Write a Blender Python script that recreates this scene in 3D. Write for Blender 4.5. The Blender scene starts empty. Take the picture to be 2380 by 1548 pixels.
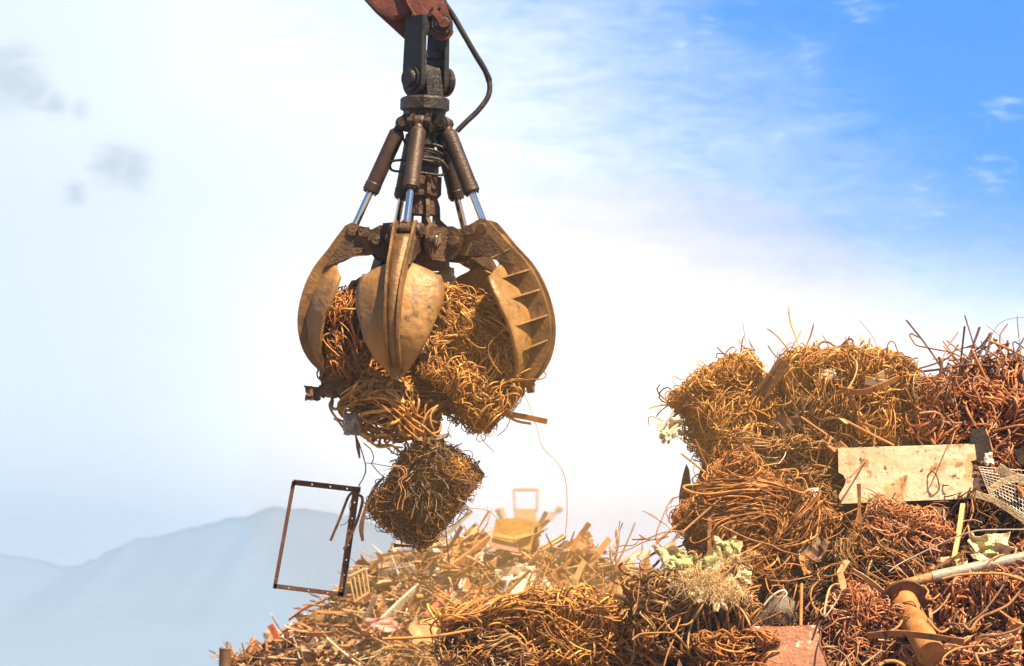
import bpy, math, random
import numpy as np
from mathutils import Vector, Matrix, Euler, noise as mnoise

# ------------------------------------------------------------------ camera, sky, sun, exposure
scene = bpy.context.scene
R = math.radians
CAMZ, PITCH, FPX = 2.5, R(5.82), 120/36*2380.0
cam = bpy.data.objects.new('camera', bpy.data.cameras.new('camera'))
scene.collection.objects.link(cam); scene.camera = cam
cam.location = (0, 0, CAMZ); cam.rotation_euler = (R(90)+PITCH, 0, 0)
cam.data.lens = 120; cam.data.sensor_width = 36; cam.data.clip_start = .1; cam.data.clip_end = 9000
cam.data.dof.use_dof = True; cam.data.dof.focus_distance = 27.0; cam.data.dof.aperture_fstop = 3.6
scene.view_settings.view_transform = 'Standard'; scene.view_settings.look = 'None'
scene.view_settings.gamma = 1; scene.view_settings.exposure = 1.6

def ray(px, py):
    x, y = (px-1190)/FPX, (774-py)/FPX
    c, s = math.cos(PITCH), math.sin(PITCH)
    return Vector((x, c - s*y, s + c*y))
def at(px, py, Y=27.0):                       # a point of the place, at its own distance Y
    d = ray(px, py); return Vector((0, 0, CAMZ)) + d*(Y/d.y)
PM = 1/290.0                                    # metres per photo pixel at the grapple

SUN_EL, SUN_AZ = R(56), R(43)                   # sun high, behind the camera and to the right
sd = Vector((math.sin(SUN_AZ)*math.cos(SUN_EL), -math.cos(SUN_AZ)*math.cos(SUN_EL), math.sin(SUN_EL)))
sun = bpy.data.objects.new('sun', bpy.data.lights.new('sun', 'SUN')); scene.collection.objects.link(sun)
sun.data.energy = 5.0; sun.data.angle = R(.5); sun.data.color = (1, .78, .50)
sun.rotation_euler = sd.to_track_quat('Z', 'Y').to_euler()

world = bpy.data.worlds.new('World'); scene.world = world; world.use_nodes = True
nt = world.node_tree; N = nt.nodes; L = nt.links; N.clear()
def nd(t, **k):
    n = N.new(t)
    for a, b in k.items(): setattr(n, a, b)
    return n
def mth(op, a, b=None, c=None):
    n = nd('ShaderNodeMath', operation=op)
    for i, v in enumerate((a, b, c)):
        if v is None: continue
        if isinstance(v, (int, float)): n.inputs[i].default_value = v
        else: L.new(v, n.inputs[i])
    return n.outputs[0]
def sstep(v, a, b):
    n = nd('ShaderNodeMapRange', interpolation_type='SMOOTHSTEP')
    L.new(v, n.inputs[0]); n.inputs[1].default_value = a; n.inputs[2].default_value = b
    return n.outputs[0]
tc = nd('ShaderNodeTexCoord')
nrm = nd('ShaderNodeVectorMath', operation='NORMALIZE'); L.new(tc.outputs['Generated'], nrm.inputs[0])
dirv = nrm.outputs[0]
sky = nd('ShaderNodeTexSky', sky_type='NISHITA', sun_disc=False)
sky.sun_elevation = SUN_EL; sky.sun_rotation = math.pi - SUN_AZ
sky.dust_density = .6; sky.ozone_density = 3; sky.air_density = 1.0
def dotd(px, py):
    v = ray(px, py).normalized()
    n = nd('ShaderNodeVectorMath', operation='DOT_PRODUCT'); L.new(dirv, n.inputs[0]); n.inputs[1].default_value = v
    return n.outputs['Value']
def skynoise(scale, stretch, detail=8, rough=.6, dist=.6, rot=0):
    mp = nd('ShaderNodeMapping'); L.new(dirv, mp.inputs[0]); mp.inputs['Scale'].default_value = stretch
    mp.inputs['Rotation'].default_value = (0, rot, 0)
    n = nd('ShaderNodeTexNoise'); L.new(mp.outputs[0], n.inputs['Vector'])
    n.inputs['Scale'].default_value = scale; n.inputs['Detail'].default_value = detail
    n.inputs['Roughness'].default_value = rough; n.inputs['Distortion'].default_value = dist
    return n.outputs['Fac']
# cloud veil: thick low and to the left, opening to blue up and to the right
sep = nd('ShaderNodeSeparateXYZ'); L.new(dirv, sep.inputs[0])
s_lin = mth('ADD', mth('MULTIPLY', sep.outputs[0], .80), mth('MULTIPLY', sep.outputs[2], .95))
n_str = skynoise(22, (1, 1, 4.2), rot=R(22), rough=.66, dist=.9); n_big = skynoise(5, (1, 1, 1.6), detail=5)
n_fine = skynoise(70, (1, 1, 3.6), detail=10, rough=.7, dist=1.4, rot=R(24))
s_n = mth('ADD', s_lin, mth('MULTIPLY', mth('SUBTRACT', n_str, .5), .065))
s_n = mth('ADD', s_n, mth('MULTIPLY', mth('SUBTRACT', n_big, .5), .06))
s_n = mth('ADD', s_n, mth('MULTIPLY', mth('SUBTRACT', n_fine, .5), .055))
blue_f = mth('MULTIPLY', mth('POWER', sstep(s_n, .105, .262), .95), sstep(sep.outputs[2], .060, .150))
# small bright wisps inside the blue
def puff(px, py, rad, thr=.42):
    d = mth('ARCCOSINE', dotd(px, py))
    m = mth('SUBTRACT', 1.0, mth('DIVIDE', d, rad))
    m = mth('ADD', m, mth('MULTIPLY', mth('SUBTRACT', n_fine, .5), 6.0))
    return sstep(m, thr-.3, thr+2.2)
wis = None
for a in ((1808, 320, .0035, .35), (1410, 322, .0040, .5), (1585, 105, .006, .5), (1650, 70, .007, .6), (2300, 412, .008, .5),
          (2330, 250, .009, .6), (1560, 445, .005, .6), (1980, 20, .011, .6), (2130, 480, .012, .6), (1880, 130, .01, .65)):
    p = puff(*a); wis = p if wis is None else mth('MAXIMUM', wis, p)
blue_f = mth('MULTIPLY', blue_f, mth('SUBTRACT', 1.0, mth('MULTIPLY', wis, .6)))
# far from the veil the sky is the plain clear one
glare = sstep(dotd(1190, 900), math.cos(R(34)), math.cos(R(15)))
tint = nd('ShaderNodeMix', data_type='RGBA', blend_type='MULTIPLY'); tint.inputs['Factor'].default_value = 1
L.new(sky.outputs[0], tint.inputs[6]); tint.inputs[7].default_value = (.0003, .034, .105, 1)
blue_front = tint.outputs[2]
veil = nd('ShaderNodeMix', data_type='RGBA'); L.new(blue_f, veil.inputs['Factor'])
# left side of the veil is faintly cool
veilc = nd('ShaderNodeMix', data_type='RGBA')
L.new(sstep(mth('ADD', sep.outputs[0], mth('MULTIPLY', mth('SUBTRACT', n_big, .5), .1)), -.16, .02), veilc.inputs['Factor'])
veilc.inputs[6].default_value = (.37, .405, .415, 1); veilc.inputs[7].default_value = (.56, .56, .56, 1)
# pale grey clouds on the left
gry = None
for a in ((25, 190, .013, .45), (75, 215, .009, .5), (125, 240, .008, .6), (262, 385, .0085, .42), (310, 398, .0085, .45), (175, 445, .007, .7), (185, 255, .007, .75)):
    d = mth('ARCCOSINE', dotd(a[0], a[1]))
    m = mth('ADD', mth('SUBTRACT', 1.0, mth('DIVIDE', d, a[2])), mth('MULTIPLY', mth('SUBTRACT', n_str, .5), 1.1))
    m = mth('ADD', m, mth('MULTIPLY', mth('SUBTRACT', n_fine, .5), 1.2))
    p = sstep(m, a[3]-.5, a[3]+.4); gry = p if gry is None else mth('MAXIMUM', gry, p)
gmix = nd('ShaderNodeMix', data_type='RGBA'); L.new(mth('MULTIPLY', gry, .62), gmix.inputs['Factor'])
L.new(veilc.outputs[2], gmix.inputs[6]); gmix.inputs[7].default_value = (.21, .235, .275, 1)
low = nd('ShaderNodeMix', data_type='RGBA', blend_type='MULTIPLY'); low.inputs['Factor'].default_value = 1; L.new(gmix.outputs[2], low.inputs[6])
lowc = nd('ShaderNodeMix', data_type='RGBA'); L.new(mth('MULTIPLY', sstep(sep.outputs[2], .145, .055), mth('ADD', mth('MULTIPLY', sstep(sep.outputs[0], -.12, .0), .75), .25)), lowc.inputs['Factor']); lowc.inputs[6].default_value = (1, 1, 1, 1); lowc.inputs[7].default_value = (2.3, 2.15, 2.0, 1)
L.new(lowc.outputs[2], low.inputs[7]); L.new(low.outputs[2], veil.inputs[6]); L.new(blue_front, veil.inputs[7])
bgA = nd('ShaderNodeBackground'); L.new(veil.outputs[2], bgA.inputs[0]); bgA.inputs[1].default_value = 1.0
bgB = nd('ShaderNodeBackground'); L.new(sky.outputs[0], bgB.inputs[0]); bgB.inputs[1].default_value = .045
mx = nd('ShaderNodeMixShader'); L.new(glare, mx.inputs[0]); L.new(bgB.outputs[0], mx.inputs[1]); L.new(bgA.outputs[0], mx.inputs[2])
wo = nd('ShaderNodeOutputWorld'); L.new(mx.outputs[0], wo.inputs[0])

scene.cycles.use_denoising = True
scene.cycles.max_bounces = 6; scene.cycles.volume_bounces = 0

# ------------------------------------------------------------------ helpers
rnd = random.Random(11)
def link(o, parent=None):
    scene.collection.objects.link(o)
    if parent is not None: o.parent = parent
    return o
def tag(o, label=None, cat=None, group=None, kind=None):
    for k, v in (('label', label), ('category', cat), ('group', group), ('kind', kind)):
        if v: o[k] = v
    return o
def empty(name, loc, label=None, cat=None, group=None, rot=(0, 0, 0)):
    o = bpy.data.objects.new(name, None); o.location = loc; o.rotation_euler = rot; o.empty_display_size = .1
    return tag(link(o), label, cat, group)

class MB:
    def __init__(s): s.v, s.f, s.sm = [], [], []
    def add(s, vs, fs, smooth=False):
        b = len(s.v); s.v += [tuple(v) for v in vs]; s.f += [tuple(i+b for i in f) for f in fs]; s.sm += [smooth]*len(fs); return s
    def box(s, c, size, M=None):
        x, y, z = (a/2 for a in size); M = M or Matrix.Identity(3); c = Vector(c)
        vs = [c + M @ Vector((i*x, j*y, k*z)) for i in (-1, 1) for j in (-1, 1) for k in (-1, 1)]
        return s.add(vs, [(0, 1, 3, 2), (4, 6, 7, 5), (0, 4, 5, 1), (2, 3, 7, 6), (0, 2, 6, 4), (1, 5, 7, 3)])
    def cbox(s, c, size, M=None, b=.006):       # box with chamfered long edges
        x, y, z = (a/2 for a in size); M = M or Matrix.Identity(3); c = Vector(c); b = min(b, x*.8, z*.8)
        pr = [(-x+b, -z), (x-b, -z), (x, -z+b), (x, z-b), (x-b, z), (-x+b, z), (-x, z-b), (-x, -z+b)]
        vs = [c + M @ Vector((p, yy, q)) for yy in (-y, y) for p, q in pr]
        return s.add(vs, [tuple(range(7, -1, -1)), tuple(range(8, 16))] + [(i, (i+1) % 8, 8+(i+1) % 8, 8+i) for i in range(8)][::1])
    def prism(s, pts, o, U, V, W, t):           # polygon (u,v) in frame, thickness t along W, centred
        o, U, V, W = Vector(o), Vector(U), Vector(V), Vector(W); n = len(pts)
        a = [o + U*p[0] + V*p[1] - W*(t/2) for p in pts]; b = [p + W*t for p in a]
        return s.add(a+b, [tuple(range(n-1, -1, -1)), tuple(range(n, 2*n))] + [(i, (i+1) % n, n+(i+1) % n, n+i) for i in range(n)])
    def cyl(s, a, b, r1, r2=None, n=20, cap=True):
        a, b = Vector(a), Vector(b); r2 = r1 if r2 is None else r2; w = (b-a).normalized(); u = w.orthogonal().normalized(); v = w.cross(u)
        vs = []
        for p, r in ((a, r1), (b, r2)):
            vs += [p + u*(r*math.cos(2*math.pi*i/n)) + v*(r*math.sin(2*math.pi*i/n)) for i in range(n)]
        s.add(vs, [(i, (i+1) % n, n+(i+1) % n, n+i) for i in range(n)], smooth=n > 10)
        if cap: s.add(vs, [tuple(range(n-1, -1, -1)), tuple(range(n, 2*n))])
        return s
    def ring(s, a, b, prof, n=20):               # lathe: prof [(t 0..1, r)]
        a, b = Vector(a), Vector(b)
        for (t1, r1), (t2, r2) in zip(prof, prof[1:]):
            p, q = a.lerp(b, t1), a.lerp(b, t2)
            if (q-p).length < 1e-6:
                q = p + (b-a).normalized()*.0008
            s.cyl(p, q, max(r1, .0005), max(r2, .0005), n, cap=False)
        s.cyl(a, a.lerp(b, .004), max(prof[0][1], .0005)*.999, n=n); s.cyl(a.lerp(b, .996), b, max(prof[-1][1], .0005)*.999, n=n)
        return s
    def tube(s, pts, r, n=8, rr=None):
        pts = [Vector(p) for p in pts]; k = len(pts); u = None; vs = []
        for i, p in enumerate(pts):
            t = (pts[min(i+1, k-1)] - pts[max(i-1, 0)]).normalized()
            u = t.orthogonal().normalized() if u is None else (u - t*u.dot(t)).normalized()
            w = t.cross(u); q = rr[i] if rr else r
            vs += [p + u*(q*math.cos(2*math.pi*j/n)) + w*(q*math.sin(2*math.pi*j/n)) for j in range(n)]
        fs = [(i*n+j, i*n+(j+1) % n, (i+1)*n+(j+1) % n, (i+1)*n+j) for i in range(k-1) for j in range(n)]
        s.add(vs, fs, True); s.add(vs[:n], [tuple(range(n-1, -1, -1))]); return s.add(vs[-n:], [tuple(range(n))])
    def strip(s, pts, side, w, t, ws=None):      # flat bar following pts; side = width direction(s)
        pts = [Vector(p) for p in pts]; k = len(pts); vs = []
        for i, p in enumerate(pts):
            tg = (pts[min(i+1, k-1)] - pts[max(i-1, 0)]).normalized()
            sd_ = Vector(side[i] if isinstance(side, list) else side); sd_ = (sd_ - tg*sd_.dot(tg)).normalized(); nn = tg.cross(sd_)
            ww = (ws[i] if ws else w)/2
            vs += [p - sd_*ww - nn*t/2, p + sd_*ww - nn*t/2, p + sd_*ww + nn*t/2, p - sd_*ww + nn*t/2]
        fs = [(i*4+j, i*4+(j+1) % 4, (i+1)*4+(j+1) % 4, (i+1)*4+j) for i in range(k-1) for j in range(4)]
        s.add(vs, fs); s.add(vs[:4], [(3, 2, 1, 0)]); return s.add(vs[-4:], [(0, 1, 2, 3)])
    def sheet(s, g, t, smooth=True):             # grid g[i][j] of Vectors -> solid sheet of thickness t
        n, m = len(g), len(g[0]); top, bot = [], []
        for i in range(n):
            for j in range(m):
                a = g[min(i+1, n-1)][j] - g[max(i-1, 0)][j]; b = g[i][min(j+1, m-1)] - g[i][max(j-1, 0)]
                nn = a.cross(b); nn = nn.normalized() if nn.length > 1e-9 else Vector((0, -1, 0))
                top.append(g[i][j] + nn*t/2); bot.append(g[i][j] - nn*t/2)
        q = n*m; I = lambda i, j: i*m+j
        fs = [(I(i, j), I(i+1, j), I(i+1, j+1), I(i, j+1)) for i in range(n-1) for j in range(m-1)]
        fb = [tuple(q+x for x in reversed(f)) for f in fs]
        s.add(top+bot, fs+fb, smooth)
        ed = [I(0, j) for j in range(m)] + [I(i, m-1) for i in range(1, n)] + [I(n-1, j) for j in range(m-2, -1, -1)] + [I(i, 0) for i in range(n-2, 0, -1)]
        bb = len(s.v) - 2*q
        for a, b in zip(ed, ed[1:]+ed[:1]):
            s.f.append((bb+a, bb+b, bb+q+b, bb+q+a)); s.sm.append(False)
        return s
    def mesh(s, name):
        me = bpy.data.meshes.new(name); me.from_pydata(s.v, [], s.f); me.update()
        me.polygons.foreach_set('use_smooth', s.sm); return me
    def build(s, name, mat, parent=None, origin=None):
        if origin is not None:
            o_ = Vector(origin); s.v = [tuple(Vector(v)-o_) for v in s.v]
        me = s.mesh(name); me.materials.append(mat)
        o = bpy.data.objects.new(name, me)
        if origin is not None: o.location = origin
        return link(o, parent)

def spl(pts, n=8):                                # Catmull-Rom through points
    P = [Vector(p) for p in pts]; P = [P[0]*2-P[1]] + P + [P[-1]*2-P[-2]]; out = []
    for i in range(1, len(P)-2):
        a, b, c, d = P[i-1:i+3]
        for k in range(n):
            t = k/n
            out.append(.5*((2*b) + (c-a)*t + (2*a-5*b+4*c-d)*t*t + (3*b-a-3*c+d)*t**3))
    out.append(P[-2]); return out

# ------------------------------------------------------------------ materials
def mat(name, cols, scale=6, rough=(.5, .8), metal=0., bump=.3, bscale=30, detail=8, stains=None, coat=0, spec=.5, sstretch=(1, 1, 1), backlit=0):
    m = bpy.data.materials.new(name); m.use_nodes = True; t = m.node_tree; n = t.nodes; l = t.links; n.clear()
    out = n.new('ShaderNodeOutputMaterial'); b = n.new('ShaderNodeBsdfPrincipled'); l.new(b.outputs[0], out.inputs[0])
    tc_ = n.new('ShaderNodeTexCoord'); mp = n.new('ShaderNodeMapping'); l.new(tc_.outputs['Object'], mp.inputs[0]); mp.inputs['Scale'].default_value = sstretch
    nz = n.new('ShaderNodeTexNoise'); l.new(mp.outputs[0], nz.inputs['Vector']); nz.inputs['Scale'].default_value = scale
    nz.inputs['Detail'].default_value = detail; nz.inputs['Roughness'].default_value = .65
    cr = n.new('ShaderNodeValToRGB'); l.new(nz.outputs['Fac'], cr.inputs[0])
    e = cr.color_ramp.elements; k = len(cols)
    e[0].position = .3; e[1].position = .7
    for i in range(k-2): e.new(.3 + .4*(i+1)/(k-1))
    for i, c in enumerate(cols): cr.color_ramp.elements[i].color = (*c, 1)
    colout = cr.outputs[0]
    for (sc, thr, c) in (stains or []):
        z = n.new('ShaderNodeTexNoise'); l.new(mp.outputs[0], z.inputs['Vector']); z.inputs['Scale'].default_value = sc; z.inputs['Detail'].default_value = 6; z.inputs['Roughness'].default_value = .6
        r = n.new('ShaderNodeMapRange'); l.new(z.outputs['Fac'], r.inputs[0]); r.inputs[1].default_value = thr; r.inputs[2].default_value = thr+.06
        x = n.new('ShaderNodeMix'); x.data_type = 'RGBA'; l.new(r.outputs[0], x.inputs['Factor']); l.new(colout, x.inputs[6]); x.inputs[7].default_value = (*c, 1); colout = x.outputs[2]
    l.new(colout, b.inputs['Base Color'])
    rr = n.new('ShaderNodeMapRange'); l.new(nz.outputs['Fac'], rr.inputs[0]); rr.inputs[1].default_value = .3; rr.inputs[2].default_value = .7
    rr.inputs[3].default_value = rough[0]; rr.inputs[4].default_value = rough[1]; l.new(rr.outputs[0], b.inputs['Roughness'])
    b.inputs['Metallic'].default_value = metal; b.inputs['Specular IOR Level'].default_value = spec; b.inputs['Coat Weight'].default_value = coat
    z = n.new('ShaderNodeTexNoise'); l.new(tc_.outputs['Object'], z.inputs['Vector']); z.inputs['Scale'].default_value = bscale; z.inputs['Detail'].default_value = 6
    bp = n.new('ShaderNodeBump'); bp.inputs['Strength'].default_value = bump; bp.inputs['Distance'].default_value = .02; l.new(z.outputs['Fac'], bp.inputs['Height']); l.new(bp.outputs[0], b.inputs['Normal'])
    if backlit:
        b.inputs['Transmission Weight'].default_value = 0
        tr = n.new('ShaderNodeBsdfTranslucent'); l.new(colout, tr.inputs[0]); ms = n.new('ShaderNodeMixShader'); ms.inputs[0].default_value = backlit
        l.new(b.outputs[0], ms.inputs[1]); l.new(tr.outputs[0], ms.inputs[2]); l.new(ms.outputs[0], out.inputs[0])
    return m
M = {}
M['dark_steel'] = mat('greasy_dark_steel', [(.014, .012, .012), (.03, .025, .022), (.055, .045, .036)], 9, (.3, .62), .35, .5, 45, stains=[(14, .62, (.075, .05, .032))])
M['link_steel'] = mat('blue_grey_link_steel', [(.014, .015, .018), (.028, .028, .03), (.04, .036, .033)], 7, (.38, .65), .35, .35, 40, stains=[(11, .64, (.05, .034, .024))])
M['cyl'] = mat('brown_cylinder_paint', [(.034, .021, .015), (.055, .033, .022), (.085, .05, .032)], 7, (.35, .6), .25, .25, 50, stains=[(16, .66, (.03, .022, .018))], sstretch=(1, 1, .5))
M['hub'] = mat('rust_brown_casting', [(.034, .018, .010), (.075, .038, .018), (.13, .065, .028)], 8, (.4, .75), .25, .6, 40, stains=[(12, .6, (.035, .024, .018)), (30, .68, (.22, .15, .10))])
M['tine'] = mat('worn_tine_steel', [(.085, .044, .017), (.18, .095, .034), (.28, .155, .055)], 4, (.42, .7), .3, .35, 35, stains=[(7, .64, (.10, .055, .028)), (22, .68, (.06, .035, .02)), (9, .70, (.38, .30, .22))])
M['leaf'] = mat('worn_leaf_steel', [(.15, .078, .024), (.28, .15, .045), (.38, .215, .075)], 3.2, (.42, .7), .3, .7, 14, stains=[(5, .58, (.22, .14, .085)), (9, .61, (.12, .065, .032)), (22, .65, (.06, .035, .02)), (4, .66, (.36, .28, .19))], sstretch=(1, 1, .6))
M['leaf'].node_tree.nodes['Principled BSDF'].inputs['Metallic'].default_value = .08
M['chrome'] = mat('polished_rod', [(.75, .75, .76), (.85, .85, .86)], 4, (.06, .14), 1., .02, 30)
M['bolt'] = mat('shiny_worn_bolt', [(.3, .2, .13), (.5, .38, .28)], 20, (.25, .45), .8, .3, 60)
M['red'] = mat('worn_red_paint', [(.055, .011, .007), (.105, .022, .010), (.16, .038, .016)], 5, (.4, .7), 0, .3, 35, stains=[(9, .62, (.035, .018, .015)), (26, .66, (.09, .04, .025))])
M['rubber'] = mat('black_hose_rubber', [(.012, .011, .010), (.03, .024, .02), (.06, .036, .02)], 14, (.4, .7), 0, .4, 60)
M['frame'] = mat('dark_rust_frame', [(.05, .02, .012), (.09, .035, .018), (.15, .06, .025)], 9, (.6, .85), .1, .5, 60)
M['sheet_rust'] = mat('rusty_sheet', [(.13, .05, .02), (.26, .11, .04), (.36, .17, .065)], 5, (.5, .8), .15, .4, 30, stains=[(10, .6, (.07, .03, .016))])
M['sheet_brown'] = mat('brown_sheet', [(.07, .035, .018), (.13, .065, .03), (.2, .10, .05)], 5, (.5, .8), .2, .4, 30)
M['plate_pink'] = mat('pink_flaking_rust_plate', [(.17, .065, .035), (.30, .12, .065), (.42, .22, .15)], 7, (.55, .8), .1, .5, 40, stains=[(18, .58, (.60, .46, .36)), (7, .66, (.20, .15, .11))])
M['cream'] = mat('cream_enamel', [(.46, .33, .18), (.64, .53, .37), (.74, .68, .55)], 3.0, (.35, .6), 0, .5, 12, stains=[(3, .55, (.55, .36, .16)), (6, .56, (.50, .37, .22)), (8, .57, (.40, .21, .09)), (15, .60, (.15, .07, .03)), (45, .61, (.30, .17, .09))])
M['white'] = mat('dirty_white', [(.5, .42, .32), (.70, .63, .52), (.82, .78, .70)], 6, (.45, .7), 0, .3, 25, stains=[(14, .66, (.42, .24, .1))], backlit=.25)
M['rag'] = mat('cream_fleece', [(.46, .33, .16), (.72, .60, .38), (.85, .78, .58)], 9, (.8, .95), 0, .9, 50, stains=[(10, .66, (.30, .18, .08))], backlit=.25)
M['green'] = mat('pale_green_cloth', [(.32, .34, .15), (.46, .48, .22), (.60, .56, .32)], 6, (.7, .9), 0, .6, 30, backlit=.25)
M['grey_rag'] = mat('grey_film', [(.16, .13, .11), (.27, .23, .20), (.42, .38, .35)], 9, (.35, .6), 0, .8, 30, backlit=.2)
M['black'] = mat('blackened_sheet', [(.012, .009, .009), (.028, .018, .014), (.05, .03, .02)], 6, (.4, .7), .3, .3, 30)
M['grey_pipe'] = mat('grey_pipe_paint', [(.16, .14, .12), (.28, .25, .21), (.38, .33, .27)], 8, (.4, .7), .1, .3, 30, stains=[(10, .62, (.3, .14, .06))])
M['orange_pipe'] = mat('orange_rust_pipe', [(.22, .085, .025), (.40, .17, .045), (.46, .24, .09)], 6, (.5, .8), .1, .4, 30, stains=[(8, .6, (.15, .11, .075))])
M['wood'] = mat('straw_stick', [(.45, .28, .11), (.60, .42, .2)], 12, (.6, .8), 0, .3, 50)
M['pink'] = mat('faded_pink_sheet', [(.42, .17, .14), (.56, .26, .22), (.62, .34, .28)], 5, (.5, .7), 0, .3, 20)
M['coral'] = mat('coral_red_paint', [(.48, .10, .05), (.62, .16, .08)], 7, (.5, .7), 0, .3, 30)
M['yellow'] = mat('yellow_ochre_panel', [(.28, .15, .04), (.42, .24, .06), (.50, .32, .10)], 3, (.5, .7), 0, .4, 14, stains=[(8, .66, (.34, .16, .05))])
M['bright'] = mat('bare_bright_metal', [(.45, .40, .34), (.62, .58, .52), (.72, .70, .66)], 6, (.3, .5), .2, .2, 20, stains=[(12, .62, (.35, .18, .08))])
M['tan'] = mat('tan_board', [(.34, .19, .085), (.48, .29, .13), (.58, .38, .2)], 5, (.6, .8), 0, .3, 25)
M['orange'] = mat('orange_rust', [(.28, .115, .035), (.44, .19, .06), (.52, .26, .09)], 6, (.6, .85), 0, .4, 30)
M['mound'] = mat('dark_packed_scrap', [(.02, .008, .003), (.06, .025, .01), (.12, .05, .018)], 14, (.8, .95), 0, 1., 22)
M['dirt'] = mat('yard_dirt', [(.10, .075, .05), (.16, .12, .085), (.2, .16, .12)], .6, (.85, .95), 0, .5, 6)
M['hill'] = mat('far_hill', [(.17, .25, .33), (.19, .27, .35), (.21, .29, .37)], .01, (.9, .95), 0, .2, .05)  # bluish albedo carries part of the distance haze
M['tower'] = mat('far_mast_steel', [(.42, .27, .12), (.55, .38, .18)], 1.5, (.6, .8), .1, .2, 6)

mw = bpy.data.materials.new('rusty_wire'); mw.use_nodes = True
_n, _l = mw.node_tree.nodes, mw.node_tree.links; _b = _n['Principled BSDF']
_a = _n.new('ShaderNodeAttribute'); _a.attribute_name = 'tint'
_t = _n.new('ShaderNodeTexCoord'); _z = _n.new('ShaderNodeTexNoise'); _l.new(_t.outputs['Object'], _z.inputs['Vector']); _z.inputs['Scale'].default_value = 26; _z.inputs['Detail'].default_value = 4
_r = _n.new('ShaderNodeMapRange'); _l.new(_z.outputs['Fac'], _r.inputs[0]); _r.inputs[1].default_value = .3; _r.inputs[2].default_value = .7; _r.inputs[3].default_value = .55; _r.inputs[4].default_value = 1.25
_m = _n.new('ShaderNodeVectorMath'); _m.operation = 'SCALE'; _l.new(_a.outputs['Color'], _m.inputs[0]); _l.new(_r.outputs[0], _m.inputs['Scale'])
_l.new(_m.outputs[0], _b.inputs['Base Color']); _b.inputs['Roughness'].default_value = .62; _b.inputs['Metallic'].default_value = .08; _b.inputs['Specular IOR Level'].default_value = .45
M['wire'] = mw

# ------------------------------------------------------------------ wire tangles (numpy)
def unit(a): return a/np.maximum(np.linalg.norm(a, axis=-1, keepdims=True), 1e-9)
def tubes_np(P, r, tint, sides=5, rng=None):
    W, K, _ = P.shape
    T = unit(np.gradient(P, axis=1)); ref = unit(rng.normal(size=(W, 1, 3)))
    U = unit(np.cross(T, ref)); V = np.cross(T, U)
    a = np.arange(sides)*2*np.pi/sides
    taper = np.ones((1, K, 1, 1)); taper[0, 0] = .6; taper[0, -1] = .6
    ring = (U[:, :, None]*np.cos(a)[None, None, :, None] + V[:, :, None]*np.sin(a)[None, None, :, None])*r[:, None, None, None]*taper
    vs = (P[:, :, None] + ring).reshape(-1, 3)
    w, k, j = np.meshgrid(np.arange(W), np.arange(K-1), np.arange(sides), indexing='ij')
    b = w*K*sides
    f = np.stack([b+k*sides+j, b+k*sides+(j+1) % sides, b+(k+1)*sides+(j+1) % sides, b+(k+1)*sides+j], -1).reshape(-1, 4)
    col = np.repeat(tint, K*sides, axis=0)
    return vs, f, col
def np_mesh(name, chunks, material):
    vs, fs, cs, o = [], [], [], 0
    for v, f, c in chunks: vs.append(v); fs.append(f+o); cs.append(c); o += len(v)
    vs, fs, cs = np.concatenate(vs), np.concatenate(fs), np.concatenate(cs)
    me = bpy.data.meshes.new(name); me.vertices.add(len(vs)); me.vertices.foreach_set('co', vs.astype(np.float32).ravel())
    me.loops.add(fs.size); me.loops.foreach_set('vertex_index', fs.astype(np.int32).ravel())
    me.polygons.add(len(fs)); me.polygons.foreach_set('loop_start', np.arange(0, fs.size, 4, dtype=np.int32)); me.polygons.foreach_set('loop_total', np.full(len(fs), 4, np.int32))
    me.polygons.foreach_set('use_smooth', np.ones(len(fs), bool)); me.update(calc_edges=True)
    at_ = me.color_attributes.new('tint', 'FLOAT_COLOR', 'POINT'); at_.data.foreach_set('color', np.concatenate([cs, np.ones((len(cs), 1))], 1).astype(np.float32).ravel())
    me.materials.append(material); return me
PAL = {
 'block': [(.20, .09, .03), (.14, .06, .02), (.28, .13, .045), (.36, .19, .07)],  # shade on the hanging block's front put into these darker browns
 'glow_gold':  [(.54, .255, .065), (.42, .18, .042), (.30, .12, .026), (.60, .33, .11)],  # golden rust, brightened so the wire colour carries the warm glow
 'rust':  [(.42, .175, .05), (.33, .125, .035), (.24, .085, .022), (.48, .22, .075)],
 'red':   [(.42, .155, .06), (.33, .11, .04), (.22, .07, .026), (.48, .20, .09), (.38, .20, .13)],
 'pink':  [(.46, .23, .13), (.40, .15, .06), (.34, .11, .04), (.50, .28, .19)],
 'dark':  [(.13, .052, .015), (.09, .034, .010), (.18, .075, .02)],  # shade of the gaps between bales put into the wire colour
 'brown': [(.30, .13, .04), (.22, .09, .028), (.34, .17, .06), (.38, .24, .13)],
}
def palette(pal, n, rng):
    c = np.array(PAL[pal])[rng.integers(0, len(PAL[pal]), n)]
    return np.clip(c*np.array([1.12, 1.1, .9])*rng.uniform(.42, 1.3, (n, 1)), 0, .8)
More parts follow.
